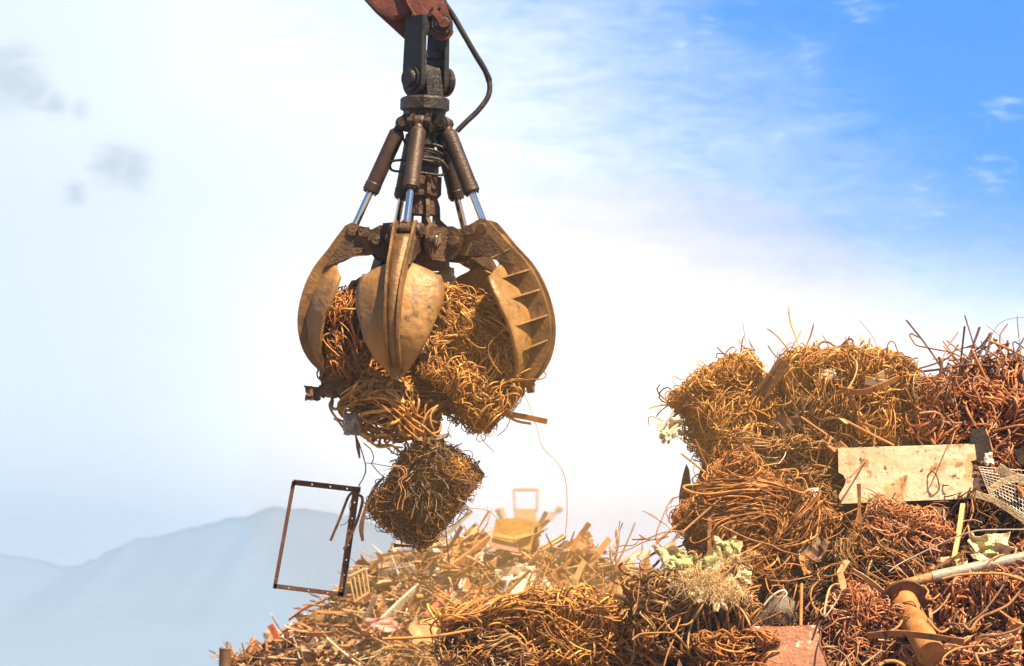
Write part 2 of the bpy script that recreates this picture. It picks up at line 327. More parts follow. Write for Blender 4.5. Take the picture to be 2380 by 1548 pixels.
def tangle(n, K, half, rng, step, curl=9., shell=(.55, 1.), p=7, grain=None, gw=.25, kink=.0, loose=.0, smooth=.75, lump=.16):
    half = np.array(half, float)
    d0 = unit(rng.normal(size=(n, 3))); m = (np.abs(d0)**p).sum(1)**(1/p)
    pos = d0/m[:, None]*half*rng.uniform(.86, 1., (n, 1))
    if grain is not None: g = unit(np.array(grain, float))*np.where(rng.random((n, 1)) < .5, -1, 1)
    d = unit(rng.normal(size=(n, 3)) + (g*2.5*gw/.25 if grain is not None else 0))
    cl = np.where(rng.random((n, 1)) < .2, curl*1.0, curl*.36)
    ax = rng.normal(size=(n, 3))*cl; fv = rng.normal(size=(5, 3)); fw = rng.normal(size=(5, 3))*7; fp = rng.uniform(0, 6.3, 5); sg = np.where(rng.random((n, 1)) < .5, -1, 1)
    lw = rng.normal(size=(3, 3))*1.3; lp = rng.uniform(0, 6.3, 3); rt = np.where(rng.random(n) < .62, rng.uniform(.9*shell[1]+.02, shell[1]+.02, n), rng.uniform(shell[0]*.85, shell[1]*.9, n))
    lo = rng.random(n) < loose; rt = np.where(lo, rng.uniform(1.0, 1.22, n), rt)
    esc = rng.random(n) < .035; stp = step*rng.uniform(.5, 1.25, (n, 1)); P = [pos.copy()]
    for k in range(K-1):
        ax = ax*smooth + rng.normal(size=(n, 3))*cl*(1-smooth)*1.6
        d = d + np.cross(ax, d)*stp + sg*(np.sin(pos@fw.T+fp)@fv)*stp*4.6
        if grain is not None: d = d + g*gw*stp*4
        if kink:
            kk = rng.random(n) < kink; d[kk] += rng.normal(size=(kk.sum(), 3))*.9
        q = pos/half; rr = np.maximum((np.abs(q)**p).sum(1), 1e-9)**(1/p) + lump*(np.sin((pos/half)@lw.T*1.7+lp)@np.ones(3))/3
        gr = unit(np.sign(q)*np.abs(q)**(p-1)/half)
        d = unit(d) - gr*(np.clip((rr-rt)*4.5, -.35, 1.1)*np.where(esc & (k > K*.62), .04, 1))[:, None]
        d = unit(d); pos = pos + d*stp; P.append(pos.copy())
    return np.stack(P, 1)
def core(half, k, rng, col, p=4, n=14):
    a = np.linspace(0, np.pi, n); b = np.linspace(0, 2*np.pi, 2*n, endpoint=False)
    A, B = np.meshgrid(a, b, indexing='ij'); D = np.stack([np.sin(A)*np.cos(B), np.sin(A)*np.sin(B), np.cos(A)], -1)
    m = (np.abs(D)**p).sum(-1)**(1/p); V = D/m[..., None]*np.array(half)*k*rng.uniform(.86, 1.04, (n, 2*n, 1))
    vs = V.reshape(-1, 3); i, j = np.meshgrid(np.arange(n-1), np.arange(2*n), indexing='ij'); j2 = (j+1) % (2*n)
    f = np.stack([i*2*n+j, (i+1)*2*n+j, (i+1)*2*n+j2, i*2*n+j2], -1).reshape(-1, 4)
    return vs, f, np.tile(np.array(col)[None], (len(vs), 1))
def bale(px, py, Y, w, h, dep, rot, pal, n, r, label, group='rusty wire bales of the scrap heap', name='wire_bale', cat='wire bale', seed=0, **kw):
    rng = np.random.default_rng(seed*7+int(px)+int(py)); s = Y/27.3/290
    half = (w/2*s, dep/2, h/2*s)
    corek = kw.pop('corek', .76); K = kw.pop('K', 30); step = kw.pop('step', .045)
    kw.setdefault('grain', rng.normal(size=3)); kw.setdefault('gw', .12)
    n = int(n*(1.25 if r > .005 else 1.2)); P = tangle(n, K, half, rng, step, **kw)
    rr = r*(.98 if r > .005 else .9)*rng.choice([.45, .75, 1, 1.15, 1.5], n, p=[.2, .3, .28, .17, .05])*rng.uniform(.9, 1.1, n)
    ch = [tubes_np(P, rr, palette(pal, n, rng), rng=rng)]
    if corek: ch.append(core(half, corek, rng, (.035, .014, .004), p=min(12, kw.get('p', 7)), n=24))  # filler core, interior shade put into its dark colour
    o = bpy.data.objects.new(name, np_mesh(name, ch, M['wire'])); o.location = at(px, py, Y); o.rotation_euler = tuple(R(a) for a in rot)
    return tag(link(o), label, cat, group)
def tint_mesh(o, c):
    pass
def wire(pts, r, label, name='loose_wire', cat='wire', group=None, mt='sheet_rust', n=6, smooth=True, ribs=False, Y=27.0, dy=0):
    """pts: (px, py[, Y])"""
    P = [at(p[0], p[1], p[2] if len(p) > 2 else Y+dy*i) for i, p in enumerate(pts)]
    if smooth and len(P) > 2: P = spl(P, 7)
    elif len(P) > 2:                              # sharp bends with small radii
        Q = [P[0]]
        for a, b, c in zip(P, P[1:], P[2:]):
            e = min(.03, (b-a).length*.3, (c-b).length*.3); u, v = b+(a-b).normalized()*e, b+(c-b).normalized()*e
            Q += [u, (u+v)*.25+b*.5, v]
        P = Q+[P[-1]]
    rr = None
    if ribs:
        Q = []; tot = sum((b-a).length for a, b in zip(P, P[1:])); k = max(8, int(tot/.012))
        seg = [0]
        for a, b in zip(P, P[1:]): seg.append(seg[-1]+(b-a).length)
        for i in range(k+1):
            t = tot*i/k; j = max(q for q in range(len(seg)-1) if seg[q] <= t+1e-9); Q.append(P[j].lerp(P[j+1], (t-seg[j])/max(seg[j+1]-seg[j], 1e-9)))
        P = Q; rr = [r*(1.12 if i % 2 else .88) for i in range(len(P))]
    o = MB().tube(P, r, n, rr).build(name, M[mt], origin=P[0])
    return tag(o, label, cat, group)
def crumple(cx, cy, Y, w, h, label, mt, name, cat, amp=.25, seed=1, rot=0, holes=0., th=.006, n=9, parent=None, lean=.3, group=None, ragged=.12):
    """crumpled sheet of w x h photo pixels, facing the camera side, with its own folds and thickness"""
    s = Y/27.3/290; rg = random.Random(seed); W, H = w*s, h*s; g = []
    ca, sa = math.cos(R(rot)), math.sin(R(rot))
    for i in range(n):
        row = []
        for j in range(n):
            u, v = i/(n-1)-.5, j/(n-1)-.5; e = max(abs(u), abs(v))*2
            f = mnoise.noise_vector(Vector((u*3.1+seed*3.7, v*3.1, seed*1.3)))
            x = u*W + f.x*W*ragged*2*e; z = v*H + f.z*H*ragged*2*e; y = f.y*amp*max(W, H)*1.6 + v*H*lean
            row.append(Vector((x*ca - z*sa, y, x*sa + z*ca)))
        g.append(row)
    mb = MB().sheet(g, th, smooth=False); o = mb.build(name, M[mt], parent); o.location = at(cx, cy, Y)
    if parent is None: tag(o, label, cat, group)
    return o
def poly_plate(pts, Y, th, mt, name, label=None, cat=None, group=None, parent=None, slope=0, bend=0):
    """flat plate whose corners are given as photo points at distance Y (slope: metres of Y per pixel up)"""
    y0 = sum(p[1] for p in pts)/len(pts); x0 = sum(p[0] for p in pts)/len(pts)
    P = [at(p[0], p[1], Y + (y0-p[1])*slope*PM + (p[0]-x0)*bend*PM) for p in pts]
    c = sum(P, Vector())/len(P); nn = Vector()
    for a, b in zip(P, P[1:]+P[:1]): nn += (a-c).cross(b-c)
    nn.normalize(); n = len(P); A = [p-c-nn*th/2 for p in P]; B = [p-c+nn*th/2 for p in P]
    mb = MB().add(A+B, [tuple(range(n-1, -1, -1)), tuple(range(n, 2*n))] + [(i, (i+1) % n, n+(i+1) % n, n+i) for i in range(n)])
    o = mb.build(name, M[mt], parent); o.location = c if parent is None else parent.matrix_world.inverted() @ c
    return tag(o, label, cat, group)
#@@SETTING
# ------------------------------------------------------------------ the setting
def interp(tab, x):
    return float(np.interp(x, [t[0] for t in tab], [t[1] for t in tab]))
mb = MB(); S = 6000
mb.add([(-S, -200, 0), (S, -200, 0), (S, S, 0), (-S, S, 0)], [(0, 1, 2, 3)])
tag(mb.build('ground', M['dirt']), kind='structure')
RIDGE = [(-900, 1150), (-500, 1230), (0, 1288), (80, 1300), (150, 1318), (185, 1322), (205, 1303), (300, 1262), (400, 1240), (470, 1222), (560, 1200), (600, 1190), (650, 1180), (710, 1183),
         (760, 1192), (840, 1208), (920, 1240), (1000, 1290), (1100, 1380), (1250, 1480), (1900, 1575), (2600, 1560), (3200, 1550)]
g = []
for i in range(260):
    px = -900 + i*4100/259; py = interp(RIDGE, px) + 9*mnoise.noise(Vector((px*.02, 1, 3))) + 5*mnoise.noise(Vector((px*.07, 1, 8))); row = []
    z = at(px, py, 2600).z
    for j in range(22):
        t = j/21; Yj = 2600 - 900*t; x = at(px, py, 2600).x*(1-.05*t)
        zz = z*(1-t)**1.15 + (0 if j in (0, 21) else 3*mnoise.noise(Vector((px*.006, Yj*.006, 0))) + 1.5*mnoise.noise(Vector((px*.02, Yj*.02, 0))))*(1-t)
        row.append(Vector((x, Yj, max(zz, -2) if j < 21 else -2)))
    g.append(row)
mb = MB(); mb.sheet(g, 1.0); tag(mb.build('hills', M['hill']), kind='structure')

hz = bpy.data.materials.new('pale_haze'); hz.use_nodes = True; hn = hz.node_tree; hn.nodes.clear()
vo = hn.nodes.new('ShaderNodeOutputMaterial'); pv = hn.nodes.new('ShaderNodeVolumePrincipled')
pv.inputs['Color'].default_value = (.36, .56, .93, 1); pv.inputs['Density'].default_value = .00066; pv.inputs['Anisotropy'].default_value = -.45
hn.links.new(pv.outputs[0], vo.inputs['Volume'])
mb = MB(); mb.box((0, 1350, 71.5), (4800, 3300, 145)); hb = mb.build('haze', hz); hb['kind'] = 'stuff'

# ------------------------------------------------------------------ heaps
# the packed mass under the bales of the right-hand heap, as a mound of the yard
def mound(name, prof, Yr, slope, depth_m, drop, mt, seed, x0, x1):
    g = []
    for i in range(90):
        px = x0 + (x1-x0)*i/89; top = at(px, interp(prof, px), Yr); row = []
        for j in range(40):
            t = j/39; y = Yr + 3.0 - (3.0+depth_m)*t
            dist = Yr - y
            z = top.z - (dist*slope if dist > 0 else -dist*1.6)
            q = Vector((top.x*1.7, y*1.7, seed)); z += .28*mnoise.noise(q) + .12*mnoise.noise(q*3)
            row.append(Vector((top.x + .15*mnoise.noise(q*2), y, max(z, -.1))))
        g.append(row)
    mb = MB(); mb.sheet(g, .02, smooth=False); return mb.build(name, M[mt])
RP = [(1380, 1900), (1450, 1640), (1560, 1470), (1660, 1400), (1720, 1220), (1780, 1080), (1860, 990), (2050, 980), (2150, 1040), (2250, 980), (2400, 950), (2700, 940), (3000, 1300), (3300, 2300)]
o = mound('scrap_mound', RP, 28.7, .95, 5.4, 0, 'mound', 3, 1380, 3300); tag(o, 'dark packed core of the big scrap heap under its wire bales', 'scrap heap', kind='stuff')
BP = [(300, 1760), (420, 1640), (500, 1575), (560, 1545), (640, 1520), (700, 1490), (760, 1435), (820, 1370), (860, 1325), (950, 1300), (1010, 1280), (1080, 1262), (1150, 1268), (1250, 1290), (1350, 1298), (1440, 1325), (1465, 1370), (1500, 1470), (1600, 1560), (2000, 1700), (2300, 1900)]
YB = 42.0
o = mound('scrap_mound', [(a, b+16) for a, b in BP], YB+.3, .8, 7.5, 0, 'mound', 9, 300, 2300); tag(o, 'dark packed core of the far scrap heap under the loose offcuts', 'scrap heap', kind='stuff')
CP = [(950, 1760), (1020, 1620), (1080, 1500), (1150, 1440), (1300, 1420), (1440, 1440), (1520, 1470), (1650, 1560), (1800, 1640)]
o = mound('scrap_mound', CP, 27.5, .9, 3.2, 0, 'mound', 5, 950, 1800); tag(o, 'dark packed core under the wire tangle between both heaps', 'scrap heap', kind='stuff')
#@@BACKHEAP
# --- far heap: loose offcuts, each a thing; the rest as one mass
rb = random.Random(5)
def back_pt(px, py, lift=0.0):
    top = interp(BP, px); Y = YB - max(0, py-top)/187*.98
    p = at(px, py, Y); p += Vector((0, -.25-lift, .0)); return p
def bent(L_, w, t, k, curl):
    pts = []; a = 0; p = Vector((0, 0, 0)); rg = random.Random(k)
    for i in range(7):
        pts.append(p.copy()); a += curl*(rg.random()-.4); p = p + Vector((math.cos(a), 0, math.sin(a)))*(L_/6)
    c = sum(pts, Vector())/7; pts = [q-c for q in pts]
    sides = [Vector((0, 1, .25*math.sin(i*.8+k))) for i in range(7)]
    return MB().strip(pts, sides, w, t, ws=[w*(.75+.4*rg.random()) for _ in range(7)])
def mk_angle(L_, w):
    mb = MB(); mb.box((0, 0, 0), (L_, w, .012)); mb.box((0, w/2-.006, w/2+.006), (L_, .012, w)); return mb
def mk_pipe(L_, r):
    mb = MB(); n = 12; vs = []
    for x in (-L_/2, L_/2):
        for q in (r, r*.8): vs += [(x, q*math.cos(2*math.pi*i/n), q*math.sin(2*math.pi*i/n)) for i in range(n)]
    A, B, C_, D = 0, n, 2*n, 3*n; fs = []
    for i in range(n):
        j = (i+1) % n; fs += [(A+i, A+j, C_+j, C_+i), (B+j, B+i, D+i, D+j), (A+j, A+i, B+i, B+j), (C_+i, C_+j, D+j, D+i)]
    return mb.add(vs, fs, False)
def mk_crump(W, H, seed, amp=.3):
    g = []
    for i in range(7):
        row = []
        for j in range(7):
            u, v = i/6-.5, j/6-.5; f = mnoise.noise_vector(Vector((u*3+seed*2.3, v*3, seed)))
            row.append(Vector((u*W*(1+.4*f.x), f.y*amp*max(W, H), v*H*(1+.4*f.z))))
        g.append(row)
    return MB().sheet(g, .012, smooth=False)
def mk_channel(L_, w):
    mb = MB(); mb.box((0, 0, 0), (L_, w, .012)); mb.box((0, w/2-.006, w*.3+.006), (L_, .012, w*.6)); mb.box((0, -w/2+.006, w*.3+.006), (L_, .012, w*.6)); return mb
KINDS = [ # name, category, words, builder, weight, materials [(mat, adjective)]
 ('steel_strip', 'metal strip', 'bent {c} metal strip lying among the offcuts of the far heap', [bent(1.1, .05, .008, k, .8) for k in range(5)], 52),
 ('flat_bar', 'flat bar', 'short straight {c} flat bar on the far heap', [bent(1.0, .035, .012, k, .12) for k in range(3)], 34),
 ('angle_iron', 'angle iron', '{c} angle iron offcut lying on the far heap', [mk_angle(.9, .045)], 18),
 ('pipe_offcut', 'pipe', 'short {c} pipe offcut on the far heap', [mk_pipe(.9, .022)], 18),
 ('sheet_scrap', 'metal sheet', 'crumpled {c} sheet scrap on the far heap', [mk_crump(.40, .20, k, .4) for k in range(5)], 48),
 ('torn_plate', 'metal plate', 'torn flat {c} plate on the far heap', [mk_crump(.42, .22, k+20, .08) for k in range(3)], 26),
 ('steel_channel', 'channel', '{c} U-shaped steel channel on the far heap', [mk_channel(.9, .05)], 8)]
COLS = [('sheet_rust', 'rust brown', 24), ('orange', 'orange rusted', 24), ('sheet_brown', 'dark brown', 16), ('tan', 'tan', 26), ('bright', 'pale bare', 12), ('cream', 'cream painted', 10), ('coral', 'faded red', 2), ('grey_pipe', 'dull grey', 6)]
mcache = {}
pieces = []
def scrap_piece(px, py, k=None, c=None, sc=1.0, lift=0.0, rot=None):
    K_ = KINDS[k] if k is not None else rb.choices(KINDS, [q[4] for q in KINDS])[0]
    C_ = COLS[c] if c is not None else rb.choices(COLS, [q[2] for q in COLS])[0]
    vi = rb.randrange(len(K_[3])); key = (K_[0], vi, C_[0])
    if key not in mcache:
        me = K_[3][vi].mesh(K_[0]); me.materials.append(M[C_[0]]); mcache[key] = me
    o = bpy.data.objects.new(K_[0], mcache[key]); link(o)
    o.location = back_pt(px, py, lift); s = sc*rb.uniform(.65, 1.35); o.scale = (s, s*rb.uniform(.8, 1.4), s)
    o.rotation_euler = rot or (rb.uniform(-1.2, 1.2), rb.gauss(-.30, .42), rb.gauss(.1, .6))
    lab = K_[2].format(c=C_[1]); tag(o, lab, K_[1], lab.split(' on ')[0].split(' lying')[0]+'s on the far heap'); pieces.append(o); return o
for i in range(560):
    px = rb.uniform(520, 1480); top = interp(BP, px)
    if top > 1545: continue
    py = top + abs(rb.gauss(0, 1))*110 + rb.uniform(-2, 40) if i % 3 else top + rb.uniform(-6, 14)
    if py > 1560: continue
    if px > 1100 and py > 1440: continue
    if px > 1000 and py > 1520: continue
    if len(pieces) >= 290: break
    scrap_piece(px, py)
# the rest: small litter of the same heap, one mass
rng = np.random.default_rng(4); ch = []
pts = []
while len(pts) < 1700:
    px = rng.uniform(500, 1490); top = interp(BP, px); py = top + rng.uniform(-4, 1)*1 + rng.random()**1.3*(1580-top)
    if top > 1560: continue
    pts.append(back_pt(px, py, rng.uniform(-.1, .2)))
P0 = np.array([tuple(p) for p in pts]); D = unit(rng.normal(size=(len(pts), 3))*np.array([1, .6, .55])); B_ = rng.normal(size=(len(pts), 3))*.05
ln = rng.uniform(.08, .42, (len(pts), 1)); tt = np.linspace(-1, 1, 5)
P = P0[:, None] + D[:, None]*ln[:, None]*tt[None, :, None] + B_[:, None]*(1-tt**2)[None, :, None]
cc = np.array([(.40, .19, .07), (.28, .125, .04), (.16, .08, .03), (.55, .36, .2), (.70, .62, .5), (.46, .24, .08)])[rng.choice(6, len(pts), p=[.26, .24, .16, .16, .06, .12])]
ch.append(tubes_np(P, rng.uniform(.004, .017, len(pts)), cc, sides=4, rng=rng))
o = bpy.data.objects.new('scrap_litter', np_mesh('scrap_litter', ch, M['wire'])); tag(link(o), 'small rusty litter between the offcuts of the far heap', 'scrap litter', kind='stuff')
#@@BACKHEAP_END
# single pieces that stand out on the far heap
def strip_thing(pts, w, th, mt, name, label, cat, side=(0, 0, 1), ws=None, group=None, smooth=True, lift=0):
    P = [at(p[0], p[1], p[2]) for p in pts]; P = spl(P, 6) if smooth and len(P) > 2 else P
    if ws: ws = [float(np.interp(i/(len(P)-1), np.linspace(0, 1, len(ws)), ws)) for i in range(len(P))]
    o = MB().strip(P, Vector(side), w, th, ws).build(name, M[mt], origin=P[0]); return tag(o, label, cat, group)
def bY(px, py, d=.45): return YB - max(0, py-interp(BP, px))/187*.98 - d
o = empty('sheet_box', at(1195, 1240, 41.6), 'dented ochre yellow sheet metal box on top of the far heap', 'metal box')
o2 = poly_plate([(1152, 1207), (1200, 1204), (1243, 1211), (1240, 1245), (1234, 1280), (1190, 1272), (1141, 1264), (1147, 1240)], 41.3, .03, 'yellow', 'panel'); o2.parent = o; o2.location = Vector(o2.location)-Vector(o.location)
o2 = poly_plate([(1150, 1240), (1196, 1247), (1240, 1236), (1239, 1244), (1196, 1256), (1149, 1247)], 41.24, .03, 'yellow', 'fold', slope=.5); o2.parent = o; o2.location = Vector(o2.location)-Vector(o.location)
o2 = MB().box((.13, .35, .0), (.36, .62, .26)).build('box_body', M['orange'], o)
strip_thing([(1136, 1262, 41.1), (1160, 1270, 41.1), (1205, 1279, 41.1)], .05, .02, 'pink', 'edge_strip', 'pale pink strip under the ochre box on the far heap', 'metal strip')
for pts, w, mt, lab in (
    ([(1035, 1330), (1052, 1285), (1068, 1250)], .11, 'orange', 'wide orange strip standing up from the far heap crest'),
    ([(1052, 1320), (1100, 1285), (1140, 1252)], .13, 'orange', 'broad orange slab sloping up beside the ochre box'),
    ([(1010, 1300), (985, 1275), (975, 1262)], .09, 'tan', 'curled tan strip end below the hanging bale'),
    ([(862, 1318), (940, 1302), (1030, 1290)], .16, 'tan', 'long tan slab along the crest of the far heap'),
    ([(880, 1325), (935, 1322), (960, 1330)], .16, 'bright', 'short pale slab just under the far heap crest'),
    ([(1195, 1395), (1215, 1345), (1232, 1318)], .14, 'white', 'bright white board leaning upright in the middle of the far heap'),
    ([(1150, 1335), (1205, 1325), (1225, 1318)], .11, 'white', 'bright white board lying flat beside the upright one'),
    ([(1180, 1310), (1215, 1322), (1235, 1338)], .09, 'bright', 'pale strip crossing the top of the white boards'),
    ([(1215, 1402), (1245, 1375), (1262, 1360)], .07, 'bright', 'narrow grey white strip right of the upright white board'),
    ([(888, 1445), (930, 1405), (975, 1365)], .13, 'white', 'long white bar on the left flank of the far heap'),
    ([(735, 1517), (752, 1500), (772, 1485)], .10, 'cream', 'cream bar low on the left flank of the far heap'),
    ([(648, 1494), (638, 1470), (628, 1452)], .08, 'coral', 'coral red post sticking up at the left foot of the heap'),
    ([(990, 1430), (1020, 1400), (1045, 1375)], .07, 'coral', 'coral red bar beside the tan strips on the far heap'),
    ([(1346, 1300), (1352, 1270), (1356, 1262)], .13, 'tan', 'upright ochre stub on the right crest of the far heap'),
    ([(1352, 1283), (1385, 1282), (1410, 1284)], .05, 'tan', 'thin bar reaching right from the ochre stub'),
    ([(1300, 1295), (1330, 1292), (1350, 1298)], .12, 'sheet_brown', 'dark block on the right crest of the far heap'),
    ([(1330, 1345), (1400, 1358), (1455, 1352)], .09, 'sheet_brown', 'dark flat plate edge along the right side of the far heap'),
    ([(735, 1440), (800, 1403), (830, 1388)], .05, 'tan', 'thin tan rail rising along the left flank of the far heap'),
    ([(725, 1425), (748, 1445), (762, 1455)], .06, 'orange', 'short orange bar crossing the tan rail'),
    ([(1262, 1345), (1285, 1370), (1300, 1392)], .05, 'white', 'slim white strip above the wire tangle')):
    strip_thing([(a, b, bY(a, b)) for a, b in pts], w, .03, mt, 'metal_strip', lab, 'metal strip', side=(.3, -.25, 1) if abs(pts[0][0]-pts[-1][0]) > abs(pts[0][1]-pts[-1][1]) else (1, -.3, .1))
crumple(888, 1450, bY(888, 1450, .7), 70, 30, 'crumpled faded pink sheet on the left flank of the far heap', 'pink', 'pink_sheet', 'metal sheet', amp=.12, seed=4)
crumple(855, 1460, bY(855, 1460, .6), 26, 30, 'small orange crumpled sheet left of the pink one', 'orange', 'orange_sheet', 'metal sheet', seed=7)
crumple(640, 1530, bY(640, 1530, .5), 60, 34, 'rounded tan cloth bundle at the left foot of the far heap', 'tan', 'cloth_bundle', 'cloth', amp=.3, seed=9)
crumple(985, 1465, bY(985, 1465, .6), 60, 60, 'mottled tan board near the bottom of the far heap', 'tan', 'mottled_board', 'board', amp=.06, seed=12)
o = MB().cyl(at(523, 1555, 41), at(523, 1508, 41), .075, .07, 14).build('post_stub', M['sheet_brown'], origin=at(523, 1555, 41)); tag(o, 'dark brown round post stub at the far left of the heap', 'post')
MB().cyl((0, 0, .235), (0, 0, .25), .078, n=14).build('post_cap', M['orange'], o)
# small grate on the left flank
o = empty('grate', at(820, 1350, 41), 'rusty barred grate tilted on the left flank of the far heap', 'grate')
mb = MB()
for a, b in (((812, 1340), (850, 1322)), ((824, 1400), (858, 1378))): mb.tube([at(*a, 40.9)-o.location, at(*b, 40.9)-o.location], .02, 6)
for i in range(5):
    t = i/4; mb.tube([at(812+38*t, 1340-18*t, 40.9)-o.location, at(824+34*t, 1400-22*t, 40.9)-o.location], .012, 5)
mb.build('grate_bars', M['tan'], o)

# --- hazy mast far behind the heap
Yt = 300.0; kt = 2.5; pt = lambda x, y: at(x, y, Yt)
base = pt(1225, 1300); base.z = 0
o = empty('machine_mast', base, 'hazy steel mast with a square head frame and side arms behind the far heap', 'mast'); q = lambda x, y, d=0: pt(x, y)-base+Vector((0, d, 0))
mb = MB()
for a, b in (((1194, 1138), (1250, 1138)), ((1194, 1138), (1197, 1190)), ((1250, 1138), (1248, 1190)), ((1197, 1185), (1248, 1185))):
    for d in (-.6, .6): mb.tube([q(*a, d), q(*b, d)], .038*kt, 6)
mb.build('head_frame', M['tower'], o)
mb = MB(); c = q(1222, 1205); mb.cbox(c, (.72*kt, .6*kt, .55*kt), b=.1*kt); mb.cyl(q(1205, 1192), q(1210, 1215), .16*kt, n=10); mb.cyl(q(1236, 1190), q(1240, 1215), .14*kt, n=10); mb.build('machinery_block', M['tower'], o)
mb = MB()
for a, b in (((1220, 1215), (1218, 1400)), ((1248, 1205), (1256, 1400))): mb.tube([q(*a), Vector((q(*b).x, 0, 0))], .045*kt, 6)
for i in range(9):
    z0 = q(1220, 1215).z*(1-i/9); z1 = q(1220, 1215).z*(1-(i+1)/9); mb.tube([Vector((q(1220, 0).x, 0, z0)), Vector((q(1252, 0).x, 0, z1))], .03*kt, 5)
mb.build('mast_legs', M['tower'], o)
mb = MB(); mb.tube([q(1248, 1208), q(1275, 1212), q(1300, 1182)], .038*kt, 6); mb.cyl(q(1278, 1208), q(1284, 1190), .13*kt, .08*kt, 10); mb.cyl(q(1295, 1190), q(1303, 1180), .10*kt, .12*kt, 10); mb.build('side_arm', M['tower'], o)
mb = MB(); mb.tube([q(1200, 1212), q(1180, 1216), q(1165, 1205)], .038*kt, 6); mb.cyl(q(1160, 1182), q(1170, 1208), .16*kt, .12*kt, 10); mb.build('side_arm', M['tower'], o)
base = at(636, 1480, 110.); base.z = 0
o = empty('lamp_post', base, 'hazy far lamp post with a flat wide head behind the left foot of the heap', 'lamp post')
zt = at(636, 1478, 110.).z
MB().cyl((0, 0, 0), (0, 0, zt), .10, .08, 10).build('pole', M['tower'], o); mb = MB(); mb.ring((0, 0, zt-.15), (0, 0, zt+.2), [(0, .2), (.3, .34), (.7, .34), (1, .15)], 14); mb.build('lamp_head', M['tower'], o)
#@@ARM
# ------------------------------------------------------------------ the arm
Y0 = 27.0
arm = empty('excavator_arm', at(985, 45, Y0), 'worn red end of an excavator arm at the top edge holding the grapple', 'excavator arm')
AP = Vector(arm.location)
def aplate(pts, Y, th, mt, name, parent=arm, off=Vector()):
    P = [at(p[0], p[1], Y)-AP for p in pts]; n = len(P); A = [p-Vector((0, th/2, 0)) for p in P]; B = [p+Vector((0, th/2, 0)) for p in P]
    mb = MB().add(A+B, [tuple(range(n)), tuple(range(2*n-1, n-1, -1))] + [(i, n+i, n+(i+1) % n, (i+1) % n) for i in range(n)])
    o = mb.build(name, M[mt], parent); return o
def arcpts(cx, cy, r, a0, a1, n=8):
    return [(cx+r*math.cos(R(a0+(a1-a0)*i/n)), cy+r*math.sin(R(a0+(a1-a0)*i/n))) for i in range(n+1)]
near = [(895, -110), (932, -40), (947, 8), (962, 32), (990, 62), (1006, 80)] + arcpts(1026, 66, 27, 110, -20, 8) + [(1040, 20), (1018, -30), (985, -110)]
aplate(near, Y0-.17, .05, 'red', 'side_plate')
# doubler seam following the near plate
sm = [(p[0], p[1]) for p in near[1:13]]
mb = MB(); mb.tube([at(p[0], p[1], Y0-.198)-AP for p in sm], .009, 6); mb.build('weld_seam', M['red'], arm)
far = [(790, -110), (845, -2), (872, 28), (905, 58), (940, 90)] + arcpts(952, 70, 20, 100, 0, 5) + [(975, 30), (960, -20), (900, -110)]
aplate(far, Y0+.15, .05, 'red', 'side_plate')
body = [(800, -110), (852, -4), (880, 24), (915, 44), (958, 36), (950, 4), (938, -30), (905, -110)]
o = aplate(body, Y0-.01, .27, 'red', 'arm_beam')
mb = MB(); a, b = at(1026, 60, Y0-.24)-AP, at(950, 66, Y0+.2)-AP
mb.cyl(a+Vector((0, .03, 0)), b, .055, n=24); mb.build('pin', M['dark_steel'], arm)
mb = MB(); c = at(1028, 56, Y0-.20)-AP; mb.ring(c, c+Vector((0, -.05, 0)), [(0, .085), (.6, .085), (.6, .06), (1, .055)], 26)
mb.build('pin_boss', M['dark_steel'], arm)
mb = MB(); c = at(1031, 53, Y0-.25)-AP; mb.ring(c, c+Vector((0, -.02, 0)), [(0, .045), (.8, .045), (1, .04)], 22); mb.build('pin_cap', M['red'], arm)
mb = MB(); mb.strip([at(1006, 22, Y0-.215)-AP, at(1030, 50, Y0-.265)-AP], (1, 0, 1), .055, .02); mb.build('lock_bar', M['red'], arm)
for x, y in ((1005, 20), (1012, 33), (1022, 18), (1000, 36)): c = at(x, y, Y0-.2)-AP; MB().cyl(c, c+Vector((0, -.035, 0)), .014, n=6).build('bolt', M['dark_steel'], arm)
hose_pts = [(1000, -110, Y0-.1), (1018, -30, Y0-.12), (1032, 5, Y0-.12), (1052, 35, Y0-.1), (1078, 80, Y0-.08), (1104, 125, Y0-.05), (1128, 165, Y0), (1138, 195, Y0), (1134, 225, Y0), (1112, 256, Y0), (1085, 282, Y0), (1062, 305, Y0)]
P = spl([at(*p)-AP for p in hose_pts], 26)
mb = MB(); n_ = len(P); mb.tube(P, .022, 10); mb.build('hydraulic_hose', M['rubber'], arm)
mb = MB(); k = 0
for i in range(30, int(n_*.62), 1):
    d = (P[i+1]-P[i]); c = P[i]; 
    if i % 2 == 0: mb.cyl(c-d*.28, c+d*.28, .0265, n=10)
mb.build('hose_guard', M['link_steel'], arm)

# ------------------------------------------------------------------ the grapple
G = empty('grapple', at(978, 560, Y0), 'open five-tined orange peel grapple in worn brown steel hanging from the arm', 'grapple', rot=(R(3), R(1.6), 0))
p_ = lambda *a: Vector(a)*PM
X, Yv, Z = Vector((1, 0, 0)), Vector((0, 1, 0)), Vector((0, 0, 1))
def frame(az):                                   # az: 0 = towards the camera, + = to the right
    a = R(az); r = Vector((math.sin(a), -math.cos(a), 0)); t = Vector((math.cos(a), math.sin(a), 0)); return r, t
